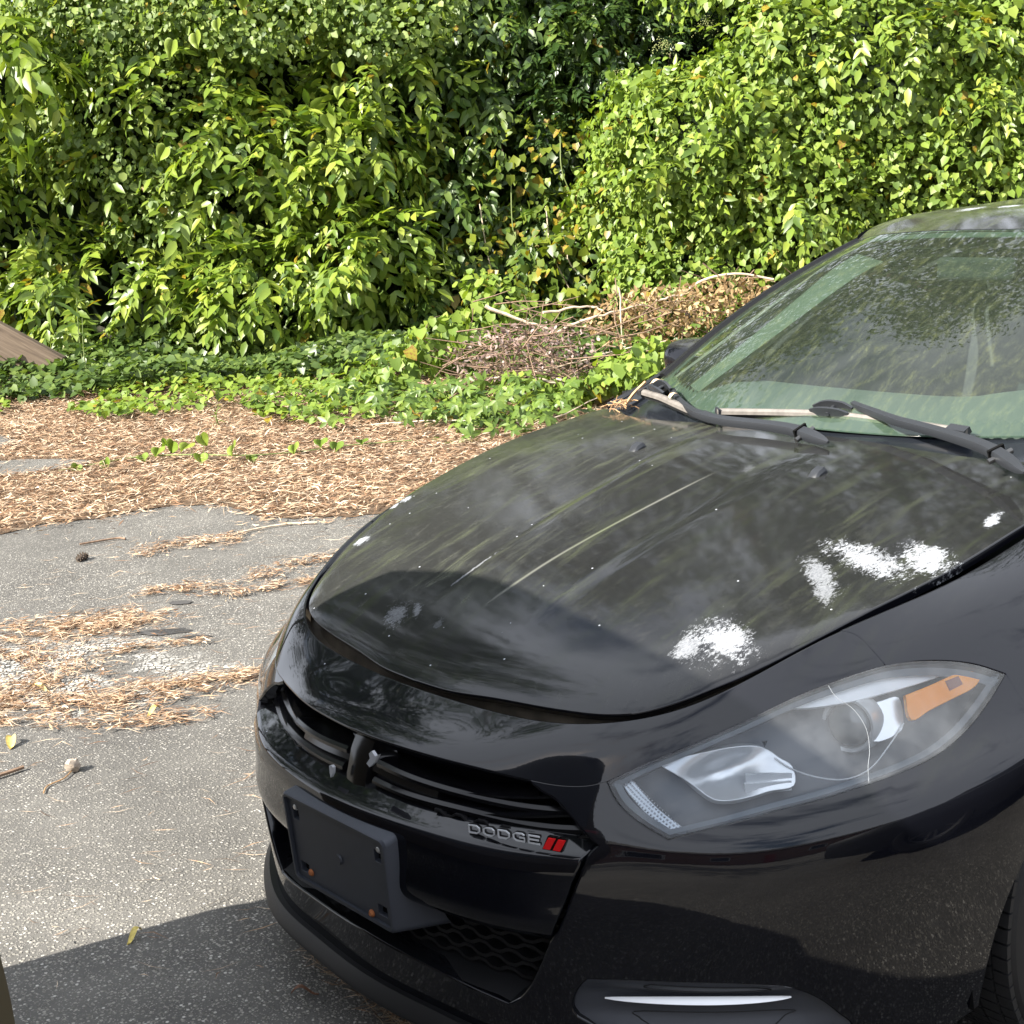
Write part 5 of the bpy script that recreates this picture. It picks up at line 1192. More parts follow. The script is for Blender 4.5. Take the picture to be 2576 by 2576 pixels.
def foliage(name, shape, p, T, N, L, m, parent=None, var=None, yel=None, kind='stuff'):
    n = len(p); V, F = leaf_geo(shape, p, T, N, L)
    var = rng.random(n) if var is None else var; yel = np.zeros(n) if yel is None else yel
    FF = (np.arange(n)[:, None, None]*7+F[None]).reshape(-1, 3)
    return fast_mesh(name, V.reshape(-1, 3), FF, m, parent, {'var': np.repeat(var, 7), 'yel': np.repeat(yel, 7)}, True, kind)
def leaf_parts(shape, p, T, N, L, m, parent, var, yel, name='leaf', nv=10):
    """single leaves as parts of their plant, sharing a few meshes"""
    meshes = []
    for i in range(nv):
        V, F = leaf_geo(shape, np.zeros((1, 3)), np.array([[1., 0, 0]]), np.array([[0, 0, 1.]])+rng.normal(0, .12, (1, 3)), np.ones(1))
        y = 1. if i >= nv-2 else 0.
        o = fast_mesh(name, V[0], F, m, parent, {'var': np.full(len(V[0]), (i+.5)/(nv-2) if not y else .5), 'yel': np.full(len(V[0]), y)}, True); meshes.append(o.data); bpy.data.objects.remove(o)
    T = T/np.linalg.norm(T, axis=1, keepdims=True); N = N-T*(N*T).sum(1, keepdims=True); N /= np.linalg.norm(N, axis=1, keepdims=True); S = np.cross(N, T)
    inv = parent.matrix_world.inverted() if parent is not None else Matrix.Identity(4)
    off = np.array(parent.location) if parent is not None else np.zeros(3)
    for i in range(len(p)):
        j = nv-1-(i % 2) if yel[i] > .5 else int(min(nv-3, var[i]*(nv-2)))
        o = bpy.data.objects.new(name, meshes[j]); COL.objects.link(o); o.parent = parent
        l_ = float(L[i]); q = p[i]-off
        o.matrix_local = Matrix(((T[i][0]*l_, S[i][0]*l_, N[i][0]*l_, q[0]), (T[i][1]*l_, S[i][1]*l_, N[i][1]*l_, q[1]), (T[i][2]*l_, S[i][2]*l_, N[i][2]*l_, q[2]), (0, 0, 0, 1)))
def ell_pts(n, c, r, front=-.25, jit=.22):
    """points on the camera-and-sky side of an ellipsoid in (l,d,z)"""
    out = []; nn = []
    while sum(len(a) for a in out) < n:
        v = rng.normal(0, 1, (n*2, 3)); v /= np.linalg.norm(v, axis=1, keepdims=True)
        ok = (-v[:, 1]*.9+v[:, 2]*.5) > front; v = v[ok]; rad = 1-jit*rng.random(len(v))**1.6+.05*rng.normal(0, 1, len(v))
        out.append(v*rad[:, None]); nn.append(v)
    q = np.vstack(out)[:n]; v = np.vstack(nn)[:n]; r = np.array(r)
    q = q*r+np.array(c); nr = v/r; nr /= np.linalg.norm(nr, axis=1, keepdims=True)
    return q, nr
def tow(v): return np.stack([v[:, 0]*LD[0]+v[:, 1]*FD[0], v[:, 0]*LD[1]+v[:, 1]*FD[1], v[:, 2]], 1)
def unit(v): return v/(np.linalg.norm(v, axis=-1, keepdims=True)+1e-9)
G_BRIGHT = [(0, (.06, .11, .016)), (.35, (.13, .20, .024)), (.7, (.21, .28, .036)), (1, (.31, .36, .055))]
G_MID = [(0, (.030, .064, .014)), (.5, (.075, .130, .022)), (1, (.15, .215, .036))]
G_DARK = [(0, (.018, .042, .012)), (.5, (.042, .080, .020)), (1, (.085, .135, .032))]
G_IVY = [(0, (.032, .060, .016)), (.5, (.08, .13, .03)), (1, (.17, .23, .055))]
G_LIME = [(0, (.09, .15, .02)), (.5, (.16, .24, .03)), (1, (.26, .33, .05))]
ML_BIG = leaf_mat('leaf_big', G_BRIGHT, rough=.40); ML_SMALL = leaf_mat('leaf_small', [(0, (.075, .125, .025)), (.5, (.16, .23, .045)), (1, (.27, .34, .08))], rough=.5, trans=.4)
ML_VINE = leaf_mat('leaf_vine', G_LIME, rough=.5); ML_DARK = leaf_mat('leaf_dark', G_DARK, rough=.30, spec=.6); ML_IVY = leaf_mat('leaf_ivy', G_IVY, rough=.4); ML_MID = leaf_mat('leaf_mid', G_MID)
M_STEM = simple('stem_bark', (.10, .075, .05), .85, var=.3, vscale=40); M_GSTEM = simple('green_stem', (.16, .20, .06), .6)
M_CORE = simple('thicket_shade', (.010, .016, .007), .95, spec=.05)  # near-black colour stands in for the deep shade inside the thickets
def stems(parent, roots, tops, r=.03, m=M_STEM, name='stem'):
    for a, b in zip(roots, tops):
        a, b = np.array(a), np.array(b); mid_ = (a+b)/2+rng.normal(0, .12, 3)
        MB().tube(cr([a, mid_, b], 5), np.linspace(r, r*.4, 11), 7).build(name, m, parent, smooth=True)
def sprays(blobs, rl=.37, leaf=.145, nl=7, front=-.2, jit=.25, droop=.55, out=.75):
    P, T, N, Ls, D = [], [], [], [], []
    for c, r, n in blobs:
        n = int(n*1.3); q, nr = ell_pts(n, c, r, front, jit); kc = max(4, n//9); cc = q[rng.integers(0, n, kc)]; j = ((q[:, None]-cc[None])**2).sum(-1).argmin(1); q = q+(cc[j]-q)*rng.uniform(.25, .75, (n, 1)); nr = unit(nr+.9*(q-cc[j])/.3+.25*rng.normal(0, 1, (kc, 3))[j]); base = tow(q-0)+np.array([O2[0], O2[1], 0]); nw = tow(nr)
        d = unit(nw*out+rng.normal(0, .45, base.shape)+np.array([0, 0, -droop])+np.array([.25, -.05, 0])*.3)
        upn = unit(np.array([0, 0, .75])+nw*.65+rng.normal(0, .28, base.shape)); s = unit(np.cross(d, upn)); upn = np.cross(s, d)
        R = rl*rng.uniform(.6, 1.25, n); lsz = leaf*rng.uniform(.65, 1.25, n)
        for k in range(nl):
            if k == nl-1: f = 1.; tt = d+rng.normal(0, .1, d.shape)
            else:
                f = .35+.6*(k//2)/((nl-1)/2); sg = 1 if k % 2 else -1; tt = d*.75+s*sg*.85+np.array([0, 0, -.22])+rng.normal(0, .16, d.shape)
            P.append(base+d*(R*f)[:, None]-np.array([0, 0, 1.])*(R*f*f*.35)[:, None]); T.append(tt+np.array([0, 0, -.15])); N.append(upn+rng.normal(0, .25, d.shape)); Ls.append(lsz*rng.uniform(.8, 1.15, n)*(1.1 if k == nl-1 else 1)); D.append(q[:, 1])
    return np.vstack(P), np.vstack(T), np.vstack(N), np.concatenate(Ls), np.concatenate(D)
def singles(blobs, leaf=.05, front=-.15, jit=.18, down=.8):
    P, T, N, Ls, D = [], [], [], [], []
    for c, r, n in blobs:
        q, nr = ell_pts(n, c, r, front, jit)
        # break the surface into smaller tufts
        q = q+.10*np.sin(q[:, [1, 2, 0]]*5.1+np.array([1, 2, 3]))+.05*np.sin(q[:, [2, 0, 1]]*13)
        base = tow(q)+np.array([O2[0], O2[1], 0]); nw = tow(nr)
        nn = unit(nw*.55+np.array([.25, 0, .65])+rng.normal(0, .35, base.shape)); t = unit(nw*.35+np.array([0, 0, -down])+rng.normal(0, .5, base.shape))
        P.append(base); T.append(t); N.append(nn); Ls.append(leaf*np.clip(rng.lognormal(-.08, .33, n), .4, 1.7)); D.append(q[:, 1])
    return np.vstack(P), np.vstack(T), np.vstack(N), np.concatenate(Ls), np.concatenate(D)
def plant(name, label, cat, base, shape, geo, m, yel=0., stem_list=(), group=None, parts=300, view=True, stem_r=.03):
    P, T, N, L, D = geo; n = len(P); var = np.clip(rng.normal(.5, .27, n), 0, 1); y = (rng.random(n) < yel).astype(float)
    root = empty(name, tuple(at(*base)), label, cat, group); bpy.context.view_layer.update()
    off = np.array(root.location)
    if parts:
        lz = (P-CAM_POS)@fw; xr = ((P-CAM_POS)@r2)/lz; yr = ((P-CAM_POS)@u2)/lz; inside = (np.abs(xr) < .345) & (np.abs(yr) < .345)
        score = np.where(inside, L/lz*(1+.6*rng.random(n))-.004*(D-D.min()), -1); top = np.argsort(-score)[:parts]
        leaf_parts(shape, P[top], T[top], N[top], L[top], m, root, var[top], y[top]); keep = np.ones(n, bool); keep[top] = False
    else: keep = np.ones(n, bool)
    foliage('foliage', shape, P[keep]-off, T[keep], N[keep], L[keep], m, root, var[keep], y[keep])
    if len(stem_list): stems(root, [at(*a)-off for a, b in stem_list], [at(*b)-off for a, b in stem_list], stem_r)
    return root
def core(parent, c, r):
    """closed dark shell behind the leaves, coloured as the unlit inside of a thicket"""
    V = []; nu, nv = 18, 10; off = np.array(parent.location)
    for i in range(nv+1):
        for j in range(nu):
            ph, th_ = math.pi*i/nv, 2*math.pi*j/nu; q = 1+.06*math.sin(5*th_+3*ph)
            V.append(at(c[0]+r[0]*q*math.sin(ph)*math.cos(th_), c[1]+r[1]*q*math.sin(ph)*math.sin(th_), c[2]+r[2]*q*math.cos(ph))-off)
    add('shade_core', V, [(i*nu+j, i*nu+(j+1) % nu, (i+1)*nu+(j+1) % nu, (i+1)*nu+j) for i in range(nv) for j in range(nu)], M_CORE, parent)
# --- the big pointed-leaf shrub that bulges out at the left
bl = [((-4.3, 14.6, 2.9), (1.1, .8, 1.0), 170), ((-3.0, 14.2, 2.3), (1.2, .8, 1.0), 210), ((-4.6, 14.3, 1.6), (.95, .7, .8), 150), ((-2.2, 14.0, 1.75), (1.0, .8, .8), 230), ((-1.35, 13.9, 1.75), (.65, .65, .55), 130),
      ((-3.55, 13.9, .75), (1.0, .75, .55), 230), ((-2.1, 13.6, .70), (.8, .75, .55), 210), ((-1.30, 13.5, 1.00), (.62, .6, .45), 150), ((-.95, 14.2, 2.5), (.6, .6, .6), 90), ((-2.3, 14.6, 3.3), (1.1, .8, .7), 130), ((-5.5, 15.0, 1.7), (.9, .7, .8), 100), ((-4.4, 14.9, 3.7), (1.4, .7, .8), 220), ((-3.2, 15.0, 3.6), (1.2, .6, .8), 160), ((-1.2, 14.9, 3.4), (1.0, .6, .6), 150), ((-1.0, 15.0, 3.9), (1.6, .6, .6), 170)]
sh1 = plant('shrub', 'big bright shrub with pointed drooping leaves bulging out at left above the ivy', 'shrub', (-2.9, 14.8, 0), 'pointed', sprays(bl), ML_BIG, .012,
      [((-3.9, 15.0, 0), (-4.3, 14.6, 2.4)), ((-2.9, 14.9, 0), (-2.9, 14.5, 2.2)), ((-2.1, 14.6, 0), (-1.9, 14.1, 1.6)), ((-3.2, 14.8, 0), (-3.6, 14.1, .9))])
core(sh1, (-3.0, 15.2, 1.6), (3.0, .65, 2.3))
# --- small leaved creeper draped over it
bl = [((-3.35, 13.95, 2.15), (1.15, .55, .75), 3400), ((-2.2, 14.0, 3.25), (1.3, .6, .65), 3600), ((-3.7, 14.1, 3.2), (1.0, .6, .5), 2200), ((-3.0, 13.75, 1.45), (.75, .45, .45), 1500), ((-1.0, 14.0, 3.0), (.75, .6, .45), 1500)]
vn1 = plant('creeper', 'small-leaved pale green creeper draped over the top of the left shrub', 'creeper', (-2.8, 14.4, 0), 'round', singles(bl, .056), ML_SMALL, .02, [((-2.6, 14.8, 0), (-2.8, 14.3, 2.6)), ((-2.2, 14.8, 0), (-2.0, 14.4, 3.2))], stem_r=.012)
_q = np.array([at(*p) for p in [(-2.55, 13.3, 2.95), (-2.35, 13.3, 3.05), (-1.32, 13.2, 2.62), (-1.30, 13.15, 2.42), (-1.45, 13.2, 2.2), (-1.38, 13.2, 2.08), (-2.75, 13.3, 2.9), (-2.1, 13.3, 3.25), (-2.2, 13.3, 3.3), (-1.55, 13.2, 1.95), (-2.9, 13.25, 2.0), (-3.9, 13.3, 1.75)]]); _n = len(_q)
leaf_parts('broad', _q, unit(np.array([.1, .2, -1.])+rng.normal(0, .25, (_n, 3))), unit(np.array([.75, .25, .55])+rng.normal(0, .2, (_n, 3))), rng.uniform(.11, .17, _n), ML_VINE, vn1, rng.uniform(.75, 1, _n), np.zeros(_n))
plant('sapling', 'sapling with large drooping compound leaves at the top left corner', 'sapling', (-5.2, 14.2, 0), 'pointed', sprays([((-4.55, 13.5, 3.0), (.7, .4, .5), 26), ((-4.9, 13.5, 2.5), (.5, .4, .4), 12)], .55, .20, 9, droop=.8), ML_BIG, 0, [((-5.2, 14.2, 0), (-4.7, 13.7, 3.0))], parts=120)
# --- dark hanging shrub in the recess
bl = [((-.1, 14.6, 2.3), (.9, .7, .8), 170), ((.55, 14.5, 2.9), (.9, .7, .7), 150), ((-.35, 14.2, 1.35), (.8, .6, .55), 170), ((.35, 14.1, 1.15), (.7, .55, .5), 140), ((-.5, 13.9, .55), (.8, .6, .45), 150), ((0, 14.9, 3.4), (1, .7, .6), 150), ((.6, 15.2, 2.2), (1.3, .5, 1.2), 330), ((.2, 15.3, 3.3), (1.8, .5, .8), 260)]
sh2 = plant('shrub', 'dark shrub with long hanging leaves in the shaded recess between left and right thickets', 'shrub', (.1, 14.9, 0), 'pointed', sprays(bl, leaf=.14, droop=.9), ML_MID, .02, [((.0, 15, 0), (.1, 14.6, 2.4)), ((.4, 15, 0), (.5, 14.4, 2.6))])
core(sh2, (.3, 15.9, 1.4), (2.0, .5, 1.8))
# --- yellowing heart-leaf vine climbing in the recess
bl = [((.35, 13.9, 1.75), (.75, .5, .45), 260), ((.6, 13.7, 1.0), (.75, .5, .5), 330), ((-.2, 13.6, .7), (.7, .4, .45), 240), ((-5.0, 13.9, .8), (.5, .4, .45), 130), ((.9, 13.0, .75), (.7, .5, .5), 420)]
plant('vine', 'heart-leaved vine with many yellowing leaves climbing in the dark recess', 'vine', (.4, 14.2, 0), 'heart', singles(bl, .082, jit=.35), leaf_mat('leaf_yellowing', [(0, (.05, .09, .015)), (.5, (.12, .17, .02)), (1, (.24, .27, .03))]), .17, [((.3, 14.4, 0), (.4, 14.0, 1.9))], stem_r=.01)
# --- glossy dark shrub, upper right of centre, with flower heads
bl = [((1.15, 14.2, 2.9), (.95, .7, .8), 330), ((1.9, 14.2, 3.3), (.9, .7, .6), 240), ((.75, 14.2, 2.2), (.5, .5, .5), 150), ((1.0, 14.4, 1.7), (.6, .4, .6), 130), ((1.9, 14.5, 2.6), (1.0, .5, .9), 260), ((1.2, 14.9, 3.7), (1.6, .5, .7), 330), ((2.3, 14.9, 3.6), (1.0, .6, .8), 260)]
sh3 = plant('shrub', 'glossy dark green shrub with small stiff leaves and cream flower heads at upper right', 'shrub', (1.3, 14.6, 0), 'pointed', sprays(bl, .22, .085, 9, droop=-.15, out=.9), ML_DARK, 0, [((1.2, 14.7, 0), (1.2, 14.4, 2.8)), ((1.6, 14.7, 0), (1.8, 14.4, 3.2))])
core(sh3, (1.7, 15.4, 2.4), (1.9, .45, 2.2))
M_FLOWER = simple('cream_flower', (.30, .32, .12), .8)
for l, d, z in ((1.15, 13.35, 2.35), (1.35, 13.3, 2.15), (1.02, 13.3, 1.85), (1.05, 13.2, 1.6), (1.95, 13.4, 2.75), (2.1, 13.3, 2.45), (1.55, 13.3, 2.6)):
    mb = MB(); c0 = at(l, d, z)-np.array(sh3.location)
    for i in range(120):
        v = rng.normal(0, 1, 3)*[.055, .055, .03]; v[2] += .05-4*(v[0]**2+v[1]**2); p = c0+v; r = rng.uniform(.004, .008)
        mb.add([p+[r, 0, 0], p+[0, r, 0], p-[r, 0, 0], p-[0, r, 0], p+[0, 0, r], p-[0, 0, r]], [(0, 1, 4), (1, 2, 4), (2, 3, 4), (3, 0, 4), (1, 0, 5), (2, 1, 5), (3, 2, 5), (0, 3, 5)])
    mb.build('flower_head', M_FLOWER, sh3, kind='stuff')
# --- right: bright vine mass
bl = [((2.0, 12.6, 1.75), (1.2, .7, .8), 4300), ((3.2, 12.5, 2.3), (1.3, .75, .9), 5200), ((4.4, 12.6, 2.3), (1.1, .7, 1.0), 3600), ((2.7, 12.3, 1.25), (1.2, .6, .65), 3800), ((3.9, 12.2, 1.1), (1.1, .6, .7), 3000), ((1.45, 12.9, 1.2), (.7, .6, .7), 2300), ((2.9, 13.0, 3.2), (1.5, .7, .6), 3000), ((5.2, 12.8, 1.6), (1, .7, 1.2), 1600), ((1.6, 12.4, .65), (.8, .5, .5), 1500), ((4.6, 12.9, 3.4), (1.4, .7, .7), 2200)]
vn2 = plant('vine', 'bright lime vine with small heart-shaped leaves covering the right thicket behind the car', 'vine', (3.0, 13.3, 0), 'heart', singles([(a, b_, int(c*1.3)) for a, b_, c in bl], .056), ML_VINE, .012, [((2.6, 13.3, 0), (2.6, 12.9, 1.9)), ((3.4, 13.3, 0), (3.4, 12.9, 2.3))], stem_r=.014)
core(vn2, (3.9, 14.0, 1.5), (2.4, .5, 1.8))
plant('shrub', 'young shoots with longer pointed leaves poking out of the lime vine', 'shrub', (2.4, 13.2, 0), 'pointed', sprays([((1.55, 12.25, 1.75), (.6, .4, .55), 55), ((2.5, 12.0, 1.35), (.7, .35, .5), 50), ((3.3, 11.95, 2.3), (.8, .35, .5), 45), ((2.2, 12.1, 2.4), (.6, .35, .35), 35), ((4.2, 12.0, 1.7), (.5, .35, .5), 30)], .30, .115, 7, droop=.5), ML_BIG, .01, [((2.4, 13.2, 0), (2.3, 12.4, 1.7))], parts=200)
# --- dark shrub showing through the vine low on the right
bl = [((1.7, 12.9, .55), (.8, .5, .6), 150), ((3.9, 12.7, .9), (1.1, .5, .6), 120), ((4.3, 12.6, 1.9), (.35, .3, .3), 40)]
plant('shrub', 'dark low shrub seen through the lime vine just above the windshield', 'shrub', (2.4, 13.2, 0), 'pointed', sprays(bl, .25, .09, 7), ML_MID, .01, [((2.2, 13.2, 0), (1.8, 12.9, .9))], parts=60)
# --- ground cover
def cover(name, label, n, lr, dr, shape, leaf, m, zfun, keep=None, yel=0., down=.25):
    l = rng.uniform(*lr, n); d = rng.uniform(*dr, n)
    if keep is not None: ok = keep(l, d); l, d = l[ok], d[ok]
    n = len(l); z = zfun(l, d)*(.45+.6*rng.random(n)); P = ats(l, d, z)
    N = unit(np.array([.25, .05, .9])+rng.normal(0, .33, P.shape)); T = unit(np.concatenate([rng.normal(0, 1, (n, 2)), rng.normal(-down, .25, (n, 1))], 1)+np.array([.2, .25, 0]))
    o = foliage(name, shape, P, T, N, leaf*rng.uniform(.55, 1.3, n), m, None, np.clip(rng.normal(.5, .28, n), 0, 1), (rng.random(n) < yel).astype(float)); o['label'] = label; return o
sn = lambda l, d: .5+.5*np.sin(l*2.3+1.3*np.sin(d*1.7))*np.cos(d*1.9+l)
front = lambda l: np.interp(l, [-6, -3.8, -2.9, -2.2, -1.5, -1.0, -.2, .5, 2], [10.6, 10.6, 10.2, 10.4, 10.0, 9.5, 9.0, 9.3, 9.4])
cover('ivy_ground_cover', 'dark ivy ground cover under the shrubs', 17000, (-6.5, 1.6), (11.6, 14.8), 'heart', .075, ML_IVY, lambda l, d: .10+.22*sn(l, d)+.05*(d-11.5))
cover('lime_ground_cover', 'bright lime ground cover at the front of the ivy', 9500, (-6.3, 1.6), (9.0, 12.6), 'heart', .062, ML_VINE, lambda l, d: .03+.16*sn(l, d), lambda l, d: (d > front(l)+.45*np.sin(l*3.1)*np.sin(l*1.3)+.15) & (sn(l*1.3+.5, d*.9) > .30-.25*(d < 11)), .03)
# --- palmate creeper in front of the brush pile
def palmate(spots, leaf):
    P, T, N, L = [], [], [], []
    for l, d, z, n, sp in spots:
        c = ats(l+rng.normal(0, sp, n), d+rng.normal(0, sp*.9, n), np.abs(z+rng.normal(0, .09, n)))
        nn = unit(np.array([.35, .25, .75])+rng.normal(0, .3, c.shape)); a = unit(np.cross(nn, rng.normal(0, 1, c.shape))); b_ = np.cross(nn, a); sz = leaf*rng.uniform(.7, 1.25, n)
        for k in range(5):
            an = 2*math.pi*(k/5)*.82+.55; t = a*math.cos(an)+b_*math.sin(an); P.append(c); T.append(t-nn*.18); N.append(nn); L.append(sz*(1.0 if k in (1, 2, 3) else .8))
    P, T, N, L = map(np.concatenate, (P, T, N, L)); return P, T, N, L, np.full(len(P), 9.)
plant('creeper', 'five-fingered green creeper spilling onto the litter below the brush pile', 'creeper', (-.5, 9.6, 0), 'pointed', palmate([(-.75, 10.0, .13, 60, .35), (-.3, 9.5, .13, 80, .30), (-.05, 9.1, .09, 55, .22), (.20, 9.5, .10, 30, .22), (-1.1, 10.4, .13, 45, .3), (-1.75, 10.3, .1, 22, .14)], .082), leaf_mat('leaf_palmate', [(0, (.055, .105, .018)), (.5, (.115, .185, .03)), (1, (.20, .27, .05))]), .01)
# --- lime runner over the brush and by the pillar
plant('vine', 'lime vine running over the dead branches beside the windshield pillar', 'vine', (.6, 10.2, 0), 'heart', singles([((.35, 10.0, .18), (.5, .35, .10), 260), ((.95, 9.9, .20), (.55, .35, .15), 420), ((-.5, 10.9, .32), (.6, .4, .22), 480), ((-.15, 11.2, .6), (.3, .3, .18), 200)], .066, jit=.5), ML_VINE, .03, parts=200)
# --- runner vine lying on the litter with a few big leaves
rvn = empty('runner_vine', tuple(at(-1.9, 8.6)), 'thin runner vine with a few round yellow-green leaves lying across the litter', 'vine'); off = np.array(rvn.location); bpy.context.view_layer.update()
rp = cr([(-2.7, 8.5, .02), (-2.3, 8.75, .03), (-1.92, 8.62, .05), (-1.6, 8.5, .05), (-1.3, 8.62, .03), (-1.0, 8.75, .03), (-.6, 8.8, .03)], 8)
MB().tube([at(*p)-off for p in rp], .004, 5).build('stem', M_GSTEM, rvn, smooth=True)
bigs = [(-1.93, 8.60, .12, .10), (-1.87, 8.66, .16, .08), (-1.66, 8.55, .11, .10), (-1.30, 8.60, .08, .08), (-1.86, 8.56, .06, .09)]
sm = [(-2.15, 8.75, .08, .09), (-2.25, 8.7, .05, .08), (-2.05, 8.72, .12, .09), (-2.6, 8.55, .04, .07), (-2.45, 8.6, .05, .08), (-1.15, 8.72, .08, .09), (-1.05, 8.7, .06, .09), (-1.55, 8.52, .04, .07), (-2.1, 8.8, .1, .09), (-.9, 8.75, .06, .08)]
q = np.array([at(a, b_, c) for a, b_, c, s in bigs+sm]); n = len(q)
leaf_parts('broad', q, unit(np.array([.3, .5, -.55])+rng.normal(0, .3, (n, 3))), unit(np.array([.6, .5, .55])+rng.normal(0, .2, (n, 3))), np.array([s for *_, s in bigs+sm]), ML_VINE, rvn, np.linspace(.9, .2, n), np.zeros(n))
for (a, b_, c, s) in bigs: MB().tube(cr([at(a, b_+.02, .02)-off, at(a+.01, b_+.01, c*.6)-off, at(a, b_, c)-off], 3), .0025, 5).build('leaf_stalk', M_GSTEM, rvn)
# --- tall weeds in front of the left shrub
for l, d, h_, nl_, lab in ((-3.55, 12.3, .62, 16, 'tall narrow-leaved weed standing in the ivy at left'), (-3.75, 12.9, .75, 14, 'pale narrow-leaved weed against the shrub right of the wooden beam'), (-2.0, 9.9, .16, 7, 'small sprig of weed on the litter in front of the ivy')):
    w = empty('weed', tuple(at(l, d)), lab, 'weed'); bpy.context.view_layer.update()
    MB().tube(cr([(0, 0, 0), (.03, .02, h_*.5), (.02, .05, h_)], 5), np.linspace(.008, .003, 11), 6).build('stem', M_GSTEM, w, smooth=True)
    zz = np.linspace(h_*.25, h_, nl_); q = np.array([(.03, .02, z) for z in zz])+np.array(w.location); a = np.arange(nl_)*2.4
    leaf_parts('narrow', q, np.stack([np.cos(a), np.sin(a), rng.uniform(-.3, .6, nl_)], 1), np.array([[0, 0, 1.]]).repeat(nl_, 0)+rng.normal(0, .1, (nl_, 3)), rng.uniform(.16, .26, nl_)*min(1, h_*2), ML_IVY if nl_ > 7 else ML_SMALL, w, rng.random(nl_), np.zeros(nl_))
# --- brush pile: bleached sticks, withered brown leaves
stk = [([(-.12, 10.5, .68), (.1, 10.5, .58), (.38, 10.5, .47)], .020, 'long bleached branch rising to the left out of the brush pile'), ([(.38, 10.5, .47), (.68, 10.6, .55), (1.05, 10.8, .60)], .015, 'bleached branch bending right from the middle of the brush pile'),
       ([(.30, 10.6, .60), (.62, 10.7, .62), (.75, 10.7, .58)], .014, 'short arched stick above the bend in the brush pile'), ([(1.15, 10.8, .62), (1.35, 10.9, .66)], .015, 'pale stick poking from the tan withered leaves'), ([(-.1, 10.2, .20), (.3, 10.1, .25), (.75, 10.2, .33), (1.15, 10.3, .38)], .011, 'thin stick lying across the brush toward the mirror'),
       ([(.15, 10.0, .22), (.45, 10.0, .14), (.75, 10.0, .08)], .016, 'thick pale stick low in the brush pile'), ([(.35, 9.95, .20), (.6, 9.9, .12)], .010, 'second short pale stick low in the brush pile'), ([(.86, 10.6, .75), (.87, 10.6, .35)], .010, 'upright brown stalk in the tan withered leaves'), ([(-.9, 9.5, .03), (-.35, 9.35, .05), (.1, 9.2, .05)], .008, 'pale stick on the litter in front of the creeper'), ([(-.05, 8.8, .03), (.25, 9.1, .06), (.6, 9.5, .12)], .008, 'pale twig close to the hood edge')]
for P, r, lab in stk: tag(MB().tube([at(*p)+rng.normal(0, .004, 3) for p in cr(P, 6)], np.linspace(r*.72, r*.4, 6*(len(P)-1)+1), 7).build('branch', M_STICK, smooth=True), lab, 'branch', 'sticks of the brush pile')
def brush(label, c, r, n, cols, leaf, tw):
    o = empty('dead_branches', tuple(at(*c)), label, 'dead branch'); off = np.array(o.location); bpy.context.view_layer.update()
    mb = MB()
    for i in range(tw):
        p = at(c[0]+rng.normal(0, r[0]*.6), c[1]+rng.normal(0, r[1]*.6), max(.03, c[2]+rng.normal(0, r[2]*.6)))-off; d = unit(tow(np.array([[rng.normal(0, 1), rng.normal(0, .5), rng.normal(.1, .35)]])))[0]; L = rng.uniform(.2, .55)
        mb.tube([p-d*L/2, p+rng.normal(0, .02, 3), p+d*L/2], [.005, .004, .002], 4)
    mb.build('twig', M_TWIG, o, kind='stuff')
    q, nr = ell_pts(n, c, r, -.6, .7); P = tow(q)+np.array([O2[0], O2[1], 0]); P[:, 2] = np.maximum(P[:, 2], .03)
    foliage('withered_leaf', 'dry', P-off, unit(rng.normal(0, 1, P.shape)+[0, 0, -.5]), rng.normal(0, 1, P.shape), leaf*rng.uniform(.6, 1.3, n), leaf_mat('withered', cols, trans=.15, rough=.8, spec=.2), o)
brush('heap of thin twigs with withered pinkish brown leaves left of the car pillar', (.15, 10.3, .33), (.55, .45, .25), 1100, [(0, (.10, .06, .05)), (.5, (.22, .15, .13)), (1, (.40, .31, .28))], .042, 150)
brush('withered tan leaves on dead branches right of the brush pile', (1.15, 10.9, .50), (.55, .4, .22), 900, [(0, (.14, .085, .035)), (.5, (.28, .185, .09)), (1, (.44, .32, .18))], .055, 40)
brush('arched dead frond with tan leaves just above the windshield pillar', (1.75, 11.2, .62), (.42, .3, .13), 380, [(0, (.15, .09, .04)), (.5, (.30, .20, .10)), (1, (.46, .34, .19))], .055, 12)
tag(MB().tube([at(*p) for p in cr([(1.25, 11.2, .48), (1.5, 11.2, .70), (1.8, 11.2, .76), (2.1, 11.2, .70)], 6)], .009, 6).build('branch', M_STICK, smooth=True), 'curved stem arching over the dead frond by the pillar', 'branch', 'sticks of the brush pile')
# --- wooden beam and stub at the left
m, nt, b, out = mat('weathered_wood'); k = NT(nt); co = k.n('TexCoord').outputs['Object']
gr = k.noise(k.mapping(co, (1.2, 22, 22)), 1.6, 5, .6, .8); k.l(k.ramp(gr, [(.3, (.07, .048, .032)), (.55, (.15, .108, .075)), (.75, (.23, .175, .125))]), b.inputs['Base Color']); b.inputs['Roughness'].default_value = .85
M_WOOD = m
A, B = at(-5.10, 12.75, .86), at(-3.95, 12.75, .12); ax = B-A; L = np.linalg.norm(ax)
wb = MB().box((0, -.05, -.15), (L, .05, .15)); o = wb.build('timber_beam', M_WOOD); bevel(o, .008, 2)
x = ax/L; z = np.array([0, 0, 1.])-x*x[2]; z /= np.linalg.norm(z); y = np.cross(z, x)
Mx = Matrix.Identity(4)
for i in range(3): Mx[i][0], Mx[i][1], Mx[i][2], Mx[i][3] = x[i], y[i], z[i], A[i]
o.matrix_world = Mx; tag(o, 'weathered wooden beam sloping into the ivy at the left edge', 'beam')
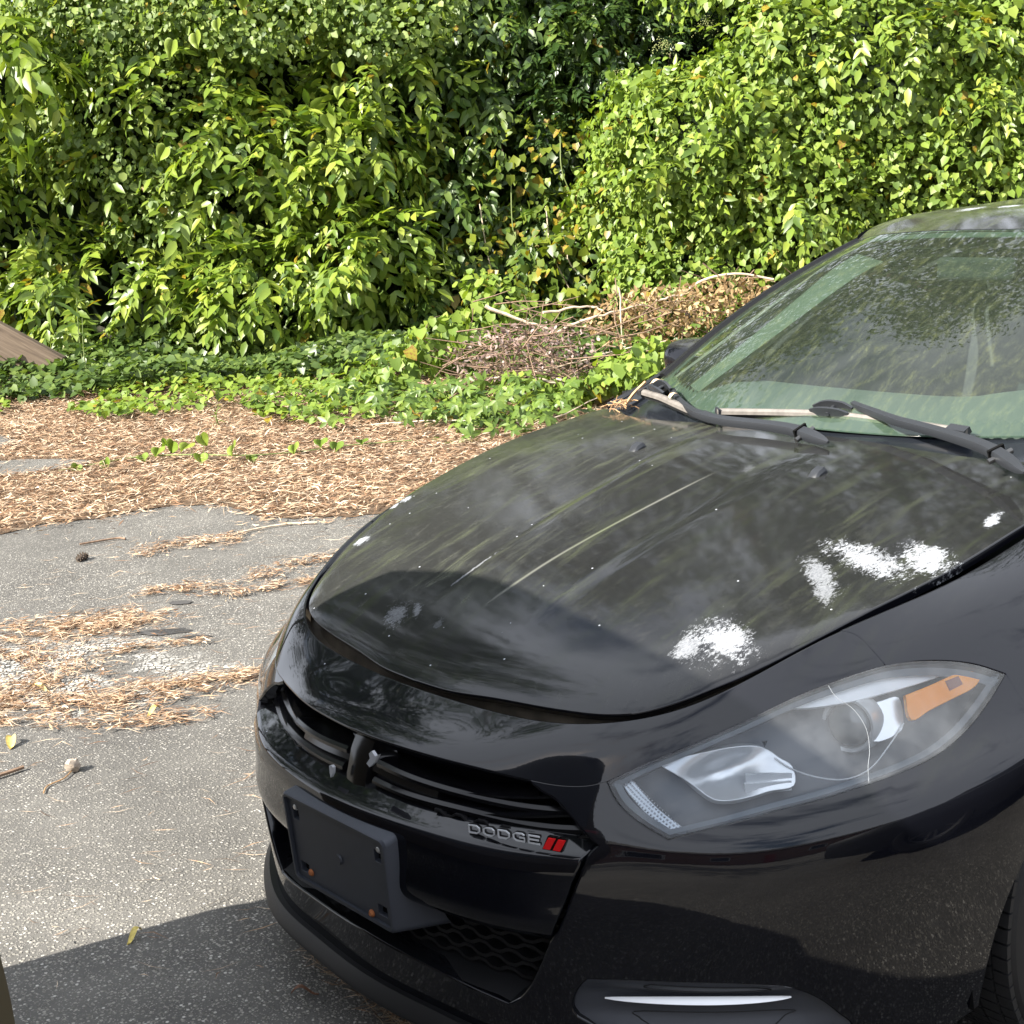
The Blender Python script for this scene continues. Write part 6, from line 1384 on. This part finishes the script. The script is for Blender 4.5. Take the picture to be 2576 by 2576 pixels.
tag(MB().tube([at(-3.78, 13.6, .40), at(-3.62, 13.5, .33), at(-3.45, 13.4, .26)], [.035, .04, .03], 9).build('log_stub', simple('stub_wood', (.50, .42, .34), .85, var=.3, vscale=25)), 'short pale broken log sticking out below the shrub', 'log')
# --- trees beyond, and round the parking area
ML_TREE = leaf_mat('leaf_tree', [(0, (.018, .036, .012)), (.5, (.035, .068, .018)), (1, (.07, .115, .03))], rough=.5)
def tree(az, dist, h, w, label, n=9500, leaf=.32):
    az = math.radians(az); p = O2+(FD*math.cos(az)+LD*math.sin(az))*dist; t = empty('tree', (p[0], p[1], 0), label, 'tree', 'trees round the parking area')
    MB().tube(cr([(0, 0, 0), (.1, .05, h*.35), (-.1, .1, h*.7), (0, 0, h*.92)], 6), np.linspace(.28, .06, 19), 10).build('trunk', M_STEM, t, smooth=True)
    for i in range(6):
        z0 = h*rng.uniform(.25, .7); a = rng.uniform(0, 6.28); e = np.array([math.cos(a)*w*.7, math.sin(a)*w*.7, z0+h*.15]); MB().tube(cr([(0, 0, z0), e*[.5, .5, 1]-[0, 0, h*.03], e], 4), np.linspace(.10, .03, 9), 6).build('limb', M_STEM, t, smooth=True)
    cl = rng.normal(0, 1, (34, 3)); cl /= np.linalg.norm(cl, axis=1, keepdims=True); cl *= rng.uniform(.35, 1, (34, 1))**.6
    i = rng.integers(0, 34, n); q = cl[i]+rng.normal(0, .17, (n, 3)); P = q*np.array([w, w, h*.42])+np.array([0, 0, h*.58]); P = P[P[:, 2] > h*.08]; n = len(P)
    foliage('crown', 'pointed', P, unit(rng.normal(0, 1, (n, 3))+[0, 0, -.6]), unit(rng.normal(0, .6, (n, 3))+[.2, 0, .7]), leaf*rng.uniform(.6, 1.4, n), ML_TREE, t)
for az, dist, h, w, lab in ((-43, 21, 24, 4.4, 'tall dense tree beyond the left shrub, reflected in the hood'), (-32, 22, 25, 3.3, 'tall slim tree beyond the left shrub'), (-13, 25, 20, 5.6, 'lower round tree beyond the middle of the thicket'), (3.5, 23, 27, 3.0, 'tall tree beyond the recess in the thicket, reflected in the windshield'), (14, 21, 26, 3.6, 'tall tree beyond the glossy shrub'), (-21, 26, 20, 4.8, 'round tree between the two tall ones beyond the left shrub'), (-6, 26, 20, 4.6, 'round tree beyond the recess in the thicket'), (25, 22, 22, 3.8, 'broad tree beyond the lime vine'), (36, 20, 17, 3.8, 'tree beyond the right thicket, reflected in the fender'),
                            (-55, 24, 20, 4.5, 'tree at the left side of the parking area')):
    tree(az, dist, h, w, lab)

tree(-125.8, 13.25, 9.5, 2.1, 'small unseen tree added on the sunny side to shade the asphalt behind the camera', 2600, .3)  # added out of view; its shadow darkens the ground mirrored in the bumper
# bare vine stems hanging in the dark recess
for (l, d, z0, z1) in ((-.15, 13.5, 1.35, .55), (.15, 13.5, 1.6, .6), (.45, 13.4, 1.3, .5), (-.5, 13.3, 1.1, .4), (.8, 13.0, 1.2, .5), (-.3, 13.4, .95, .35), (.6, 13.2, 1.9, 1.3)):
    o_ = np.array(sh2.location); MB().tube(cr([at(l, d, z0)-o_, at(l+rng.normal(0, .08), d-.05, (z0+z1)/2)-o_, at(l+rng.normal(.1, .1), d, z1)-o_], 6), .006, 5).build('stem', M_STICK if rng.random() < .5 else M_GSTEM, sh2, smooth=True)
# ================================================================ the two other parked cars
def other_car(name, label, col, L, Wd, prof, roofp, loc, rz, plate=None):
    """lofted body: prof = (x, half width, sill z, belt z) rear to front; roofp = (x, z, half width)"""
    r = empty(name, (*loc, 0), label, 'car', rz=rz)
    m, nt, b, out = mat(name+'_paint'); b.inputs['Base Color'].default_value = (*col, 1); b.inputs['Roughness'].default_value = .45; b.inputs['Coat Weight'].default_value = .3; b.inputs['Specular IOR Level'].default_value = .25; b.inputs['Coat Roughness'].default_value = .03; b.inputs['Metallic'].default_value = 0
    X = np.linspace(prof[0][0], prof[-1][0], 60); pr_ = np.array(prof); f = nspline(pr_[:, 0], pr_[:, 1:])
    V = []; sec = [(.90, 0.), (.97, .22), (1.0, .5), (.995, .72), (.95, .92), (.86, 1.0), (.45, 1.025), (0, 1.03)]; ns = len(sec)*2-1
    for x in X:
        w, z0, z1 = f(x); half_ = [(w*a, z0+(z1-z0)*q) for a, q in sec]; V += [(x, y, z) for y, z in half_]+[(x, -y, z) for y, z in half_[-2::-1]]
    F = [(i*ns+j, (i+1)*ns+j, (i+1)*ns+j+1, i*ns+j+1) for i in range(59) for j in range(ns-1)]+[tuple(range(ns)), tuple(range(59*ns, 60*ns))[::-1]]
    add('body', V, F, m, r, True)
    rp_ = np.array(roofp); fr2 = nspline(rp_[:, 0], rp_[:, 1:]); X = np.linspace(rp_[0, 0], rp_[-1, 0], 40); V = []; n2 = 13
    for x in X:
        z, w = fr2(x); zb = f(np.clip(x, prof[0][0], prof[-1][0]))[2]; wb = f(np.clip(x, prof[0][0], prof[-1][0]))[0]*.88
        for t in np.linspace(-1, 1, n2):
            a = abs(t); yy = math.copysign(w*min(1, a/.72) if a < .72 else w+(wb-w)*(a-.72)/.28, t); zz = z-.13*(min(a, .72)/.72)**4*(z-zb)/.75 if a < .72 else (z-.13*(z-zb)/.75)+((zb-.02)-(z-.13*(z-zb)/.75))*(a-.72)/.28
            V.append((x, yy, max(zz, zb-.02)))
    gm_ = simple(name+'_glass', (.012, .014, .014), .06); o = add('cabin', V, [(i*n2+j, (i+1)*n2+j, (i+1)*n2+j+1, i*n2+j+1) for i in range(39) for j in range(n2-1)]+[tuple(range(n2)), tuple(range(39*n2, 40*n2))[::-1]], m, r, True)
    o.data.materials.append(gm_)
    for p in o.data.polygons:
        j = p.index % (n2-1); i = p.index//(n2-1)
        if p.index < 39*(n2-1) and j in (0, 1, n2-3, n2-2) and 3 < i < 36 and i not in (18, 19): p.material_index = 1
        if p.index < 39*(n2-1) and 1 < j < n2-3 and (i in (0, 1, 2) or 28 < i < 38): p.material_index = 1
    x0, x1 = prof[0][0], prof[-1][0]
    for xx in (x0+.85, x1-.95):
        for sg in (1, -1): make_wheel(r, xx, (Wd/2-.12)*sg, sg, .33, .33)
    for xx, c, nm in ((x0, (.3, .01, .01), 'tail_light'), (x1, (.7, .72, .74), 'headlight')):
        for sg in (1, -1):
            s_ = 1 if xx == x0 else -1; w, z0, z1 = f(xx+.12*s_)
            q = MB().box((xx+(.02 if s_ > 0 else -.14), sg*w*.80-.09, z1-.32), (xx+(.14 if s_ > 0 else -.02), sg*w*.80+.09, z1-.10)); bevel(q.build(nm, simple(nm+'_lens', c, .1), r), .02)
    w, z0, z1 = f(x0+.2)
    MB().sweep(cr([(x0+.35, -w*.965, .50), (x0+.10, -w*.955, .50), (x0+.02, -w*.86, .50), (x0-.045, -w*.55, .50), (x0-.085, 0, .50), (x0-.06, w*.55, .50), (x0+.02, w*.86, .50), (x0+.10, w*.955, .50), (x0+.35, w*.965, .50)], 8), [(-.05, -.20), (.05, -.20), (.05, .10), (-.05, .13)], (0, 0, 1)).build('rear_bumper', m, r, smooth=True)
    return r
tan = other_car('minivan', 'tan minivan whose shaded rear corner pokes in at the lower left of the photo', (.055, .040, .018), 4.9, 1.96,
    [(.0, .915, .32, .88), (.05, .928, .28, .98), (.25, .935, .24, 1.02), (1.6, .935, .22, 1.02), (3.2, .935, .22, 1.0), (4.2, .92, .24, .96), (4.7, .86, .28, .86), (4.95, .70, .34, .74)],
    [(.04, 1.0, .80), (.10, 1.42, .70), (.17, 1.80, .66), (.30, 1.88, .66), (1.2, 1.92, .68), (2.6, 1.88, .67), (3.2, 1.66, .66), (3.7, 1.34, .70), (4.15, 1.0, .78)], (.80, -.002), math.atan2(-.24, .97))
dark = other_car('hatchback', 'dark grey car parked alongside the black sedan, outside the right of the photo', (.03, .032, .036), 4.3, 1.8,
    [(-4.4, .74, .34, .80), (-4.3, .84, .28, .94), (-3.8, .90, .22, .96), (-2.4, .91, .20, .94), (-1.0, .90, .20, .90), (-.5, .86, .22, .82), (-.15, .74, .28, .70)],
    [(-4.28, .95, .70), (-4.1, 1.22, .62), (-3.7, 1.40, .58), (-2.8, 1.47, .60), (-2.1, 1.42, .60), (-1.6, 1.20, .66), (-1.1, .93, .74)], (.50, 3.02), .02)
# low brick building across the lot behind the photographer
bd_ = empty('brick_building', tuple(at(-1, -17)), 'low brick building across the parking area behind the photographer', 'building', rz=math.atan2(LD[1], LD[0]))
m, nt, b, out = mat('brick_wall'); k = NT(nt); co = k.n('TexCoord').outputs['Object']; bt_ = k.n('TexBrick'); k.l(k.mapping(co, (1, 1, 1), (math.pi/2, 0, 0)), bt_.inputs['Vector']); bt_.inputs['Scale'].default_value = 4
for i, c in enumerate(((.22, .10, .07, 1), (.28, .14, .10, 1), (.35, .32, .28, 1))): bt_.inputs[i+1].default_value = c
k.l(bt_.outputs['Color'], b.inputs['Base Color']); b.inputs['Roughness'].default_value = .9
MB().box((-14, -4, 0), (14, 4, 3.6)).build('wall', m, bd_)
MB().add([(-14.4, -4.4, 3.6), (14.4, -4.4, 3.6), (14.4, 4.4, 3.6), (-14.4, 4.4, 3.6), (-13, 0, 5.2), (13, 0, 5.2)], [(0, 1, 5, 4), (2, 3, 4, 5), (1, 2, 5), (3, 0, 4), (3, 2, 1, 0)]).build('roof', simple('roof_shingle', (.07, .065, .06), .9, var=.3, vscale=8), bd_)
for x in (-11, -7, -3, 5, 9): 
    w_ = MB().box((x-.7, -4.06, 1.0), (x+.7, -3.98, 2.4)).box((x-.7, 3.98, 1.0), (x+.7, 4.06, 2.4)).build('window', simple('window_frame_white', (.7, .7, .68), .5), bd_)
    MB().box((x-.6, -4.075, 1.1), (x+.6, -4.055, 2.3)).build('pane', simple('pane_dark', (.02, .025, .03), .05), w_); MB().box((x-.6, 4.055, 1.1), (x+.6, 4.075, 2.3)).build('pane', simple('pane_dark', (.02, .025, .03), .05), w_)
MB().box((.6, 3.98, 0), (1.6, 4.06, 2.1)).build('door', simple('door_paint', (.30, .05, .04), .4), bd_)
